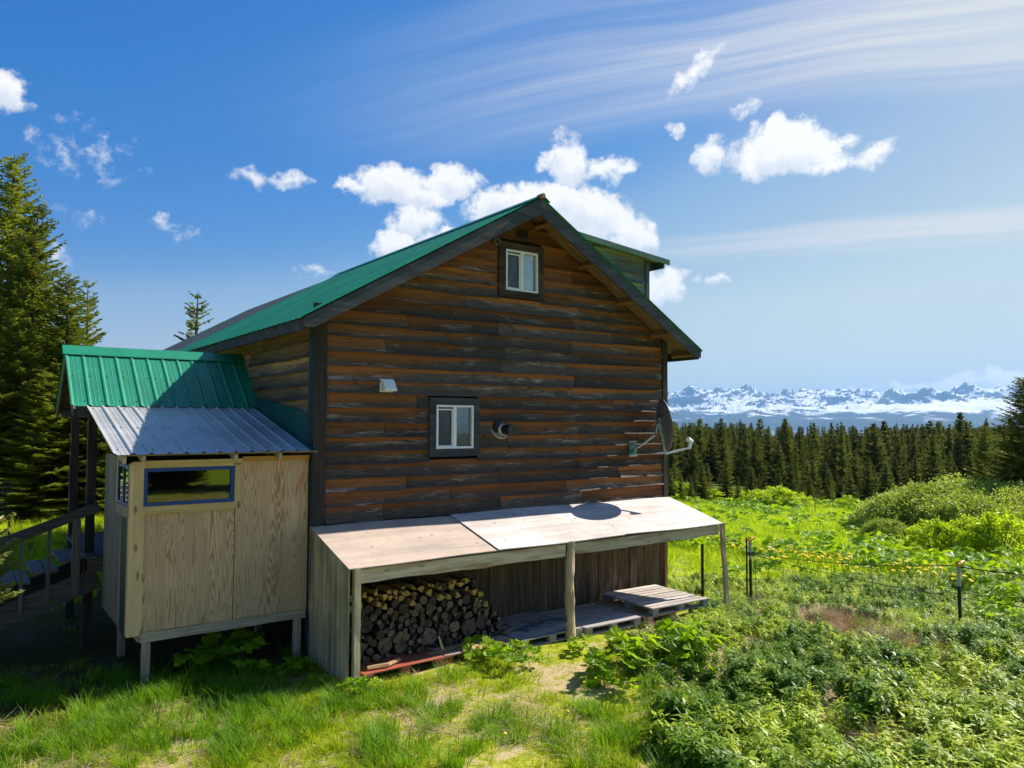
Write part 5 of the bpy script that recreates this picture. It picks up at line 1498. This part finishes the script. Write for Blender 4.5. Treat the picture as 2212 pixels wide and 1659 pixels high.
# ------------------------------------------------------------------ scattering of uncountable growth
def scatter(name, pos, rot, scl, idx, meshes, label, cat):
    col = bpy.data.collections.new(name+'_pieces')
    for k, me in enumerate(meshes):
        o = bpy.data.objects.new('%s_piece_%02d' % (name, k), me); col.objects.link(o)
    me = bpy.data.meshes.new(name); N = len(pos)
    me.vertices.add(N); me.vertices.foreach_set('co', np.asarray(pos, np.float32).ravel())
    at = me.attributes.new('rot', 'FLOAT_VECTOR', 'POINT'); at.data.foreach_set('vector', np.asarray(rot, np.float32).ravel())
    at = me.attributes.new('scl', 'FLOAT_VECTOR', 'POINT'); at.data.foreach_set('vector', np.asarray(scl, np.float32).ravel())
    at = me.attributes.new('idx', 'INT', 'POINT'); at.data.foreach_set('value', np.asarray(idx, np.int32))
    o = link(name, me); o['kind'] = 'stuff'; o['label'] = label; o['category'] = cat
    ng = bpy.data.node_groups.new(name, 'GeometryNodeTree')
    ng.interface.new_socket('Geometry', in_out='INPUT', socket_type='NodeSocketGeometry'); ng.interface.new_socket('Geometry', in_out='OUTPUT', socket_type='NodeSocketGeometry')
    n = ng.nodes; l = ng.links
    gi = n.new('NodeGroupInput'); go = n.new('NodeGroupOutput'); ip = n.new('GeometryNodeInstanceOnPoints'); ci = n.new('GeometryNodeCollectionInfo')
    ci.inputs['Collection'].default_value = col; ci.inputs['Separate Children'].default_value = True; ci.inputs['Reset Children'].default_value = True
    def na(nm, typ):
        q = n.new('GeometryNodeInputNamedAttribute'); q.data_type = typ; q.inputs['Name'].default_value = nm
        return next(s for s in q.outputs if s.enabled and s.name == 'Attribute')
    l.new(gi.outputs[0], ip.inputs['Points']); l.new(ci.outputs[0], ip.inputs['Instance']); ip.inputs['Pick Instance'].default_value = True
    l.new(na('idx', 'INT'), ip.inputs['Instance Index']); l.new(na('scl', 'FLOAT_VECTOR'), ip.inputs['Scale'])
    er = n.new('FunctionNodeEulerToRotation'); l.new(na('rot', 'FLOAT_VECTOR'), er.inputs[0]); l.new(er.outputs[0], ip.inputs['Rotation'])
    l.new(ip.outputs[0], go.inputs[0])
    md = o.modifiers.new('scatter', 'NODES'); md.node_group = ng
    return o
build_trees()

def blades(seed, n, h, spread, w, lean, seg=3, hv=.5):
    rs = np.random.default_rng(seed); V = []; F = []
    for i in range(n):
        an = rs.uniform(0, 6.28); rr = spread*math.sqrt(rs.random()); hh = h*rs.uniform(1-hv, 1.0); d = np.array((math.cos(an), math.sin(an), 0)); ld = rs.uniform(.3, 1)*lean*hh
        an2 = an+rs.normal(0, .8); d2 = np.array((math.cos(an2), math.sin(an2), 0)); sd = np.array((-d2[1], d2[0], 0)); b0 = len(V)
        for k in range(seg+1):
            t = k/seg; p = d*rr+d2*ld*t*t+np.array((0, 0, hh*(t-.25*lean*t*t))); ww = w*(1-t**1.5*.9)*.5
            V += [p-sd*ww, p+sd*ww]
        for k in range(seg): q = b0+2*k; F.append((q, q+1, q+3, q+2))
    return np.array(V), np.array(F)
def leaf_strip(V, F, p, d, up, L, w, bend=.3, seg=2):
    d = d/np.linalg.norm(d); sd = np.cross(d, up); sd /= max(np.linalg.norm(sd), 1e-6); b0 = len(V)
    pr = (.12, 1.0, .08) if seg == 2 else (.1, .8, 1.0, .5, .05)
    for k in range(seg+1):
        t = k/seg; q = p+d*L*t-np.array((0, 0, 1))*bend*L*t*t; ww = w*pr[k]*.5
        V += [q-sd*ww, q+sd*ww]
    for k in range(seg): q = b0+2*k; F.append((q, q+1, q+3, q+2))
def fireweed(seed, h):
    """three leafy stalks together, lance leaves all the way up, tight rosettes on top"""
    rs = np.random.default_rng(seed); V = []; F = []
    for q_ in range(3):
        off = np.array((*rs.normal(0, .07, 2), 0)); hh = h*rs.uniform(.65, 1.05)
        lean = rs.normal(0, .10, 2)
        ax = lambda t: off+np.array((lean[0]*t*t*hh*2, lean[1]*t*t*hh*2, hh*t))
        b0 = len(V); sd = np.array((.003, .002, 0))
        for k in range(3): V += [ax(k/2)-sd, ax(k/2)+sd]
        for k in range(2): q = b0+2*k; F.append((q, q+1, q+3, q+2))
        n = int(26*hh/.45)
        for i in range(n):
            t = .15+.85*(i/n)**.7; an = i*2.4+rs.normal(0, .3); el = rs.normal(.10+.5*max(0, t-.85)*5, .28)
            d = np.array((math.cos(an)*math.cos(el), math.sin(an)*math.cos(el), math.sin(el)))
            L = rs.uniform(.11, .18)*(1.0 if t < .88 else .65)
            leaf_strip(V, F, ax(min(t, 1)), d, np.array((0, 0, 1.)), L, L*.30, rs.uniform(.1, .7))
    return np.array(V), np.array(F)
def parsnip(seed, n, R0, H):
    """clump of broad lobed leaves on stalks"""
    rs = np.random.default_rng(seed); V = []; F = []
    for i in range(n):
        an = i*2.4+rs.normal(0, .3); ln = rs.uniform(.35, 1.0)*R0; hh = H*rs.uniform(.5, 1.0)
        d = np.array((math.cos(an), math.sin(an), 0)); c = d*ln+np.array((0, 0, hh)); sd = np.array((-d[1], d[0], 0))
        b0 = len(V); V += [d*.01-sd*.004, d*.01+sd*.004, c*.6+np.array((0, 0, hh*.15))+sd*.004, c*.6+np.array((0, 0, hh*.15))-sd*.004, c+sd*.003, c-sd*.003]; F += [(b0, b0+1, b0+2, b0+3), (b0+3, b0+2, b0+4, b0+5)]
        tip = d*math.cos(.35)-np.array((0, 0, 1))*math.sin(rs.uniform(-.3, .75)); tip /= np.linalg.norm(tip); nrm = np.cross(sd, tip)
        size = rs.uniform(.55, 1.0)*R0*.62; m_ = 28; roll = rs.normal(0, .35)
        s2 = sd*math.cos(roll)+nrm*math.sin(roll); b0 = len(V); V.append(c)
        for k in range(m_+1):
            th = -2.75+5.5*k/m_
            lobe = .50+.34*abs(math.cos(th*1.64))**.8+.16*(k % 2)
            rr = size*lobe*(1.0-.12*abs(th)/2.75); q = c+tip*rr*math.cos(th)+s2*rr*math.sin(th)-nrm*(.22*rr*rr/size)*(1 if True else 0)+nrm*rs.normal(0, .012)
            V.append(q)
        for k in range(m_): F.append((b0, b0+1+k, b0+2+k, b0+2+k))
    return np.array(V), np.array(F)
def tri_fix(V, F):
    # faces written with a repeated last corner become triangles
    t = F[:, 2] == F[:, 3]
    return V, F, t
def mesh_mixed(name, V, F, mat):
    me = bpy.data.meshes.new(name)
    me.from_pydata([tuple(map(float, v)) for v in V], [], [tuple(int(i) for i in (f[:3] if f[2] == f[3] else f)) for f in F]); me.materials.append(mat); me.update(); return me

GRASS = leafmat('grass_blade', (.17, .31, .007), (.43, .50, .020), .5, .55, (.58, .46, .12), .4, 1.6, spec=.1)
GRASS_D = leafmat('tall_grass_blade', (.07, .21, .006), (.22, .38, .012), .5, .5, None, 0, 2.0, spec=.2)
STRAW = leafmat('dead_straw', (.34, .25, .12), (.60, .49, .29), .2, .6, None, 0, 5.0)
BROWNG = leafmat('dead_brown_grass', (.20, .11, .04), (.36, .22, .09), .25, .6, None, 0, 4.0)
FIREW = leafmat('fireweed_leaf', (.14, .26, .008), (.50, .60, .050), .40, .45, (.36, .20, .06), .3, 3.0, spec=.3)
PARS = leafmat('parsnip_leaf', (.13, .28, .006), (.33, .47, .012), .5, .45, None, 0, 2.0, spec=.22)
MEAD = leafmat('meadow_leaf', (.25, .40, .007), (.49, .59, .018), .5, .55, (.56, .52, .05), .3, .5, spec=.1)

def in_house(x, y):
    c = (x > -.12) & (x < 7.42) & (y > -.02) & (y < 15.4)
    s_ = (x > -.12) & (x < 6.85) & (y > -1.46) & (y <= 0)
    p = (x > -2.45) & (x < .0) & (y > .75) & (y < 4.7)
    st = (x > -5.3) & (x < -2.4) & (y > 2.1) & (y < 3.5)
    return c | s_ | p | st
def fire_zone(x, y):
    a, b = ab(x, y); n = (fbm(x*.8, y*.8, 3)-.45)*2.2
    z1 = (a < 13.5) & (b > .95+(11.9-a)*.20+n*.8)
    z2 = (x > 7.0) & (a < 18.3+n*1.6+(b-5)*.25)
    z3 = (a < 16) & (b > 4.2+n*.4)
    return (z1 | z2 | z3)
def sample_ab(n, a0, a1, rl, rr_, seed):
    rs = np.random.default_rng(seed)
    a = np.sqrt(rs.uniform(a0*a0, a1*a1, n)); b = a*rs.uniform(rl, rr_, n)
    x, y = xy(a, b); return x, y, a, b, rs
def put(name, x, y, rs, sc, idx, meshes, label, cat, sink=.02, tilt=.12, sq=None):
    N = len(x)
    pos = np.stack([x, y, gz(x, y)-sink], 1); rot = np.stack([rs.normal(0, tilt, N), rs.normal(0, tilt, N), rs.uniform(0, 6.28, N)], 1)
    scl = np.repeat(sc[:, None], 3, 1)
    if sq is not None: scl[:, 2] *= sq
    return scatter(name, pos, rot, scl, idx, meshes, label, cat)

def build_growth():
    # --- short turf in front
    gt = [npmesh('turf_tuft', *blades(100+k, 18, (.055, .07, .085, .11, .15)[k], .07, .006, .95), GRASS) for k in range(5)]
    x, y, a, b, rs = sample_ab(40000, 4.6, 17, -.80, .42, 1)
    dens = fbm(x*1.1+3, y*1.1, 3); keep = ~in_house(x, y) & ~fire_zone(x, y) & (rs.random(len(x)) < np.clip((dens-.39)*5.5, .07, 1))
    shade = (x < -.2) & (y > .0) & (x > -5.2) & (y < 9); keep &= ~(shade & (rs.random(len(x)) < .9))
    x, y = x[keep], y[keep]; sc = rs.uniform(.6, 1.5, len(x)); put('turf_grass', x, y, rs, sc, rs.integers(0, 5, len(x)), gt, 'short mossy green turf in front of the woodshed', 'grass', .01)
    # --- taller clumps
    tg = [npmesh('tall_tuft', *blades(120+k, 52, .30, .12, .008, .85, 4), GRASS_D) for k in range(5)]
    x, y, a, b, rs = sample_ab(7500, 4.7, 20, -.80, .60, 2)
    dens = fbm(x*.55+8, y*.55, 3); keep = ~in_house(x, y) & (rs.random(len(x)) < np.clip((dens-.47)*8, 0, 1)) & (~fire_zone(x, y) | (rs.random(len(x)) < .40))
    keep &= ~((x < -.3) & (y > .1) & (x > -5.2) & (y < 9) & (rs.random(len(x)) < .92))
    ex = np.array([gpt(px, py)[:2] for px, py in ((600, 1980), (680, 1960), (740, 1985), (560, 2010), (500, 2040), (420, 2070), (300, 2030), (120, 2050), (40, 2080), (200, 2180), (420, 2140), (700, 2180), (900, 2110), (960, 2070), (1010, 2060), (860, 2140), (1330, 1960), (1300, 1985), (1360, 1945), (1600, 1900), (1570, 1920), (2330, 2180), (2260, 2220), (2380, 2220), (2300, 2140), (1500, 2130), (1480, 2160), (1750, 2100), (1900, 2080), (60, 2200), (1080, 2200), (1750, 2230), (2360, 2150))])
    more = np.array([gpt(px, py)[:2] for px, py in zip(rs.uniform(20, 1950, 46), rs.uniform(1990, 2245, 46))])
    ex = np.concatenate([ex+rs.normal(0, .16, ex.shape) for _ in range(7)]+[more+rs.normal(0, .09, more.shape) for _ in range(5)])
    ex = ex[~((ex[:, 1] > -1.75) & (ex[:, 0] > -.2))]
    ex = ex[~in_house(ex[:, 0], ex[:, 1])]
    keep &= ~((y > -1.85) & (y < 0) & (x > -.2) & (x < 7))
    x = np.concatenate([x[keep], ex[:, 0]]); y = np.concatenate([y[keep], ex[:, 1]]); sc = rs.uniform(.55, 1.15, len(x)); put('tall_grass', x, y, rs, sc, rs.integers(0, 5, len(x)), tg, 'taller lush grass clumps scattered over the turf', 'grass')
    # --- straw lying about
    sg = []
    for k in range(4):
        r2 = np.random.default_rng(140+k); V = []; F = []
        for i in range(16):
            an = r2.normal(.6, .9); p = np.array((*r2.normal(0, .09, 2), r2.uniform(.005, .035))); d = np.array((math.cos(an), math.sin(an), r2.normal(0, .12)))
            leaf_strip(V, F, p, d, np.array((0, 0, 1.)), r2.uniform(.08, .26), .006, r2.uniform(-.1, .1))
        sg.append(npmesh('straw_bit', np.array(V), np.array(F), STRAW))
    x, y, a, b, rs = sample_ab(9000, 4.6, 15, -.75, .55, 3)
    dens = fbm(x*.9+1, y*.9+7, 3); keep = ~in_house(x, y) & ~((y > -.3) & (x < 0)) & (rs.random(len(x)) < np.clip((dens-.42)*6, 0, 1)); x, y = x[keep], y[keep]
    put('dry_straw', x, y, rs, rs.uniform(.6, 1.4, len(x)), rs.integers(0, 4, len(x)), sg, 'pale dead straw strewn on the turf', 'straw', 0, .05)
    # --- brown dead grass patches among the fireweed
    bg_ = [npmesh('dead_tuft', *blades(160+k, 40, .34, .12, .005, 1.1, 4), BROWNG) for k in range(3)]
    ex = []
    for (px, py, n_, sp) in ((2480, 1840, 46, .30), (2560, 1880, 26, .25), (2420, 1815, 14, .2), (2240, 1770, 10, .18), (2570, 2200, 10, .25), (2700, 1900, 10, .2)):
        c = gpt(px, py)[:2]; ex.append(c+np.random.default_rng(px).normal(0, sp, (n_, 2)))
    ex = np.concatenate(ex); rs = np.random.default_rng(4); put('dead_grass', ex[:, 0], ex[:, 1], rs, rs.uniform(.7, 1.2, len(ex)), rs.integers(0, 3, len(ex)), bg_, 'brown dead grass mound showing through the fireweed', 'dead grass')
    brown = ex
    # --- fireweed
    FIREW2 = leafmat('fireweed_leaf_dark', (.05, .14, .005), (.20, .33, .015), .36, .45, None, 0, .9, spec=.25)
    fw = [npmesh('fireweed_stalk', *fireweed(180+k, (.38, .45, .50, .42, .47, .54)[k]), FIREW if k < 3 else FIREW2) for k in range(6)]
    x, y, a, b, rs = sample_ab(14000, 4.8, 21, -.1, .80, 5)
    keep = ~in_house(x, y) & fire_zone(x, y) & (rs.random(len(x)) < np.clip((fbm(x*1.5+5, y*1.5, 3)-.30)*4.2, .30, 1))
    keep &= ~((y > -2.05) & (x < 6.2) & (x > -.3))
    d2 = ((x[:, None]-brown[None, :, 0])**2+(y[:, None]-brown[None, :, 1])**2).min(1); keep &= ~((d2 < .07) & (rs.random(len(x)) < .8))
    x, y = x[keep], y[keep]; put('fireweed', x, y, rs, rs.uniform(.5, 1.0, len(x))*np.clip(.62+.9*fbm(x*.9+3, y*.9+1, 3), .6, 1.25)*np.clip(1.35-.05*ab(x, y)[0], .62, 1.0), np.where(rs.random(len(x)) < np.clip((fbm(x*.7+11, y*.7+2, 3)-.30)*4.5, .1, .9), rs.integers(0, 3, len(x)), rs.integers(3, 6, len(x))), fw, 'dense leafy fireweed stalks filling the slope beside the woodshed', 'fireweed', .02, .14)
    # --- meadow beyond
    mg = [npmesh('meadow_tuft', *blades(200+k, 60, .42, .30, .016, .8, 3), MEAD) for k in range(4)]
    def broad(seed):
        V, F = parsnip(seed, 9, .42, .42); return mesh_mixed('meadow_broadleaf', V, F, PARS)
    mg += [broad(220), broad(221)]
    x, y, a, b, rs = sample_ab(26000, 14, 88, -.78, .80, 6)
    keep = ~in_house(x, y) & ~fire_zone(x, y) & (rs.random(len(x)) < np.clip(26/a, .25, 1)) & ((b/a > .14) | ((b/a < -.30) & (a < 34)))
    bl = fbm(x*.22+2, y*.22+4, 3)
    x, y, a, bl = x[keep], y[keep], a[keep], bl[keep]
    idx = np.where(rs.random(len(x)) < np.clip((bl-.50)*3, .02, .3), rs.integers(4, 6, len(x)), rs.integers(0, 4, len(x)))
    put('meadow_growth', x, y, rs, rs.uniform(.55, 1.15, len(x))*(1+np.clip(a-20, 0, 60)*.008), idx, mg, 'bright green meadow grass running down to the forest', 'meadow', .03)
build_growth()

def build_plants():
    pm = [mesh_mixed('parsnip_leaves', *parsnip(300+k, 8, (.30, .36, .26)[k], (.42, .34, .30)[k]), PARS) for k in range(3)]
    big = mesh_mixed('parsnip_leaves_large', *parsnip(310, 11, .42, .55), PARS)
    rs = random.Random(9)
    def plant(px, py, sc, me, label, group, lift=0.0):
        q = gpt(px, py); o = link('cow_parsnip', me); o.location = (q[0], q[1], q[2]-.02+lift); o.scale = (sc,)*3; o.rotation_euler = (rs.uniform(-.1, .1), rs.uniform(-.1, .1), rs.uniform(0, 6.28)); tag(o, label, 'plant', group)
    for (px, py, sc) in ((1400, 1915, 1.0), (1450, 1935, 1.0), (1490, 1945, .9), (1530, 1910, .9), (1375, 1890, .8), (1555, 1940, .8)):
        plant(px, py+14, sc*.78, rs.choice(pm), 'broad lobed green plant growing along the front of the pallets', 'broad-leafed plants before the pallets')
    for (px, py, sc) in ((1705, 1905, .7), (1690, 1920, .6)):
        plant(px, py, sc, pm[2], 'small broad-leafed plant at the foot of the log post', 'broad-leafed plants at the log post')
    for (px, py, sc) in ((640, 1955, 1.0), (700, 1965, 1.0), (590, 1960, .9), (660, 1925, 1.1), (730, 1990, .8), (560, 1985, .8)):
        plant(px, py, sc, rs.choice(pm), 'broad-leafed plant growing at the shaded edge under the porch', 'broad-leafed plants under the porch')
    for (px, py, sc) in ((850, 1985, .6), (870, 1965, .6), (1040, 2045, .7), (1075, 2030, .6), (930, 2010, .5)):
        plant(px, py, sc, pm[2], 'small leafy plant beside the woodshed side panel', 'small plants by the side panel')
    for (px, py, sc) in ((1850, 1960, 1.2), (1790, 2000, 1.1), (1900, 1985, 1.0), (2010, 1920, 1.2), (2040, 1960, 1.2), (1980, 1960, 1.0), (1830, 2040, .9), (1740, 1975, .8), (1920, 1930, .9), (2060, 2000, .9)):
        plant(px, py, sc*.72, big if sc > 1 else rs.choice(pm), 'large dark green lobed plant rising among the fireweed', 'lobed plants among the fireweed')
    n = 0
    rr = np.random.default_rng(12)
    for (cx, cy, k, sx, sy) in ((2180, 1530, 10, 60, 22), (2520, 1590, 14, 70, 18), (2720, 1600, 10, 50, 14), (2860, 1610, 10, 60, 20), (2870, 1720, 10, 70, 26), (2640, 1660, 8, 80, 20), (2930, 1800, 7, 40, 30), (2330, 1580, 8, 60, 20), (2600, 1540, 8, 120, 12), (2940, 1690, 8, 40, 20)):
        for i in range(k):
            plant(rr.normal(cx, sx), rr.normal(cy, sy), rr.uniform(.55, .95), big if rr.random() < .5 else pm[int(rr.integers(0, 3))], 'low broad-leafed clump out in the sunny meadow', 'broad-leafed clumps in the meadow')
    # dandelions
    rs2 = np.random.default_rng(15); b = MB()
    b.tube([(0, 0, 0), (.01, 0, .2), (0, .005, .34)], .003, 4, cap=False, mi=0)
    n_ = 12
    for (r_, z, up) in ((.026, .338, .010), (.017, .345, .012)):
        vs = [(0, 0, z)]+[(r_*math.cos(2*math.pi*k/(2*n_))*(1 if k % 2 else .78), r_*math.sin(2*math.pi*k/(2*n_))*(1 if k % 2 else .78), z+up) for k in range(2*n_)]
        b.add(vs, [(0, 1+k, 1+(k+1) % (2*n_)) for k in range(2*n_)], 1)
    vs = [(0, 0, .332)]+[(.022*math.cos(2*math.pi*k/8), .022*math.sin(2*math.pi*k/8), .340) for k in range(8)]; b.add(vs, [(0, 1+(k+1) % 8, 1+k) for k in range(8)], 1)
    t = b.build('tmp', [PARS, plain('dandelion_yellow', (.98, .82, .02), .6, 0, .04)]); dm = t.data; bpy.data.objects.remove(t)
    def dand(px, py, sc, label, group):
        q = gpt(px, py); o = link('dandelion', dm); o.location = (q[0], q[1], q[2]); o.scale = (sc*1.25, sc*1.25, sc); o.rotation_euler = (rs2.normal(0, .2)+.15, rs2.normal(0, .2), rs2.uniform(0, 6.28)); tag(o, label, 'flower', group)
    for (px, py) in ((1680, 2020), (1715, 2045), (1735, 2030), (1650, 2115), (1640, 2155), (1470, 2190), (1945, 2060), (1920, 2225), (1770, 2075), (2280, 1890)):
        dand(px, py, .55, 'single yellow dandelion on the turf near the viewer', 'dandelions on the turf')
    for i in range(118):
        u = rs2.random(); px = 2080+u*420+rs2.normal(0, 14); py = 1618+(u*70)+rs2.normal(0, 17)
        dand(px, py+14, rs2.uniform(1.35, 1.75), 'yellow dandelion in the drift beyond the insulated post', 'dandelion drift beyond the fence')
    for i in range(30):
        px = rs2.uniform(2540, 2830); py = 1690+(px-2540)*.17+rs2.normal(0, 14); dand(px, py+16, rs2.uniform(1.35, 1.7), 'yellow dandelion just left of the grey tipped post', 'dandelions by the grey tipped post')
    for i in range(16):
        px = rs2.uniform(1990, 2100); py = 1603+rs2.normal(0, 12); dand(px, py+12, rs2.uniform(1.35, 1.7), 'yellow dandelion seen beneath the woodshed roof corner', 'dandelions under the roof corner')
    # dead stalks
    DS = plain('dead_stalk', (.42, .36, .26), .8)
    lab = ['pale dead forked stalk standing in the meadow', 'thin dead stalk right of the forked stalk', 'thin dead stalk near the far fence', 'bent dead stalk left of the forked stalk', 'bare twiggy shoot among the near fireweed']
    for k, (px, py, h) in enumerate(((2550, 1545, 1.5), (2635, 1545, 1.0), (2285, 1535, 1.1), (2520, 1530, 1.2), (2565, 1800, 1.25))):
        q = gpt(px, py); b = MB(); L = np.array((rs2.normal(0, .12), rs2.normal(0, .12), h))
        rad = .014 if k < 4 else .006
        b.tube([q, q+L*.5, q+L], [rad, rad*.8, rad*.4], 5)
        for j in range(2 if k < 4 else 7):
            t0 = rs2.uniform(.45, .85); d = rs2.normal(0, .25, 3)*h; d[2] = abs(d[2])*.5+.2*h; b.tube([q+L*t0, q+L*t0+d*.7], [rad*.5, rad*.2], 4)
        tag(b.build('dead_stalk', DS if k < 4 else TRUNK), lab[k], 'stalk')

def bush_mesh(seed, Rx, Ry, H, clumps, per, leaf):
    rs = np.random.default_rng(seed)
    c = rs.normal(0, 1, (clumps, 3)); c /= np.linalg.norm(c, axis=1)[:, None]; c[:, 2] = np.abs(c[:, 2])
    rad = rs.uniform(.72, .98, clumps)
    C = c*rad[:, None]*np.array((Rx, Ry, H*.92)); C[:, 2] = np.maximum(C[:, 2], .25*rs.random(clumps))
    cs = rs.uniform(.16, .26, clumps)*min(Rx, H)*.6
    P = np.repeat(C, per, 0)+rs.normal(0, .5, (clumps*per, 3))*np.repeat(cs, per)[:, None]
    P = P[P[:, 2] > .02]; N = len(P)
    d = rs.normal(0, 1, (N, 3)); d[:, 2] += .4; d /= np.linalg.norm(d, axis=1)[:, None]; s = np.cross(d, rs.normal(0, 1, (N, 3))); s /= np.linalg.norm(s, axis=1)[:, None]
    L = leaf*rs.uniform(.6, 1.2, N)[:, None]
    V = np.stack([P, P+d*L*.5-s*L*.27, P+d*L, P+d*L*.5+s*L*.27], 1).reshape(-1, 3); F = np.arange(len(V)).reshape(-1, 4)
    SV = MB()
    for k in range(14):
        e = C[rs.integers(0, clumps)]; b = np.array((*rs.normal(0, .12*Rx, 2), -.1)); m_ = (b+e)/2+np.array((0, 0, .15*H))
        SV.tube([b, m_, e], [.03, .02, .008], 5)
    return (np.array(SV.v), SV.f), (V, F)
def build_bushes():
    WIL = leafmat('willow_leaf', (.18, .28, .022), (.40, .47, .075), .42, .45, None, 0, .8)
    ALD = leafmat('alder_leaf', (.24, .38, .008), (.48, .60, .018), .5, .45, None, 0, .8)
    def mk(seed, Rx, Ry, H, cl, per, leaf, mat):
        st, lf = bush_mesh(seed, Rx, Ry, H, cl, per, leaf)
        sm = bpy.data.meshes.new('stems'); sm.from_pydata([tuple(v) for v in st[0]], [], st[1]); sm.materials.append(TRUNK)
        return sm, npmesh('foliage', lf[0], lf[1], mat)
    def plant(ms, a, px, sc, rz, label, group, cat='bush', nm='willow_bush'):
        b = (px-1500)/FPX*a; x, y = xy(a, b); o = empty(nm, (x, y, float(gz(x, y))-.05), label, cat, group); o.scale = sc; o.rotation_euler = (0, 0, rz)
        for n_, me in (('stems', ms[0]), ('foliage', ms[1])):
            c = bpy.data.objects.new(n_, me); COL.objects.link(c); c.parent = o
    w = [mk(400+k, 2.4, 2.2, 2.6, 240, 110, .13, WIL) for k in range(2)]
    al = [mk(410+k, 1.6, 1.6, 2.0, 90, 60, .15, ALD) for k in range(2)]
    G1 = 'willow thicket at the meadow edge'
    for k, (a, px, s, lab) in enumerate(((33, 2750, (1.15, 1.15, .98), 'tallest rounded grey-green willow in the middle of the thicket'), (33.5, 2900, (1.1, 1.1, .96), 'rounded grey-green willow next to the frame edge spruce'), (34, 2650, (.95, .95, .78), 'lower willow at the open end of the thicket'), (31, 2590, (.5, .5, .42), 'small low willow where the thicket begins'), (30.5, 2820, (.9, .9, .8), 'willow in front of the tallest thicket willow'), (32, 3010, (1.0, 1.0, .85), 'willow cut by the frame edge'), (36, 2820, (1.2, 1.2, 1.05), 'willow at the back of the thicket'), (34.5, 2700, (1.1, 1.1, .92), 'willow between the tallest and the lower willow'), (34, 2960, (1.15, 1.15, .95), 'willow half hidden by the frame edge spruce'), (35, 2620, (.9, .9, .68), 'willow at the back of the open end of the thicket'))):
        plant(w[k % 2], a, px, s, k*1.3, lab, G1)
    for k, (a, px, s, lab) in enumerate(((25.5, 2720, (.6, .6, .62), 'small yellow-green shrub in front of the willow thicket'), (25, 2830, (.7, .7, .72), 'yellow-green shrub with dark bare stems before the thicket'), (24.5, 2930, (.75, .75, .78), 'yellow-green shrub near the frame edge below the willows'), (26, 2990, (.7, .7, .8), 'yellow-green shrub cut by the frame edge'))):
        plant(al[k % 2], a, px, s, k*2.1, lab, 'yellow-green shrubs before the thicket', nm='alder_shrub')
    for k, (a, px, s, lab) in enumerate(((62, 2270, (1.25, 1.25, 1.0), 'bright leafy alder in the middle of the meadow edge'), (63, 2330, (1.0, 1.0, .75), 'lower alder beside the bright leafy alder'), (66, 2210, (1.0, 1.0, .8), 'alder on the cabin side of the bright leafy alder'), (70, 1990, (1.2, 1.2, .9), 'small alder at the cabin corner by the forest edge'), (72, 2060, (1.0, 1.0, .8), 'small shrub at the foot of the forest near the cabin'), (60, 2480, (.9, .9, .7), 'low brownish shrub at the forest edge'))):
        plant(al[k % 2], a, px, s, k*1.1, lab, 'alders along the forest edge', nm='alder_shrub')
build_plants()
build_bushes()
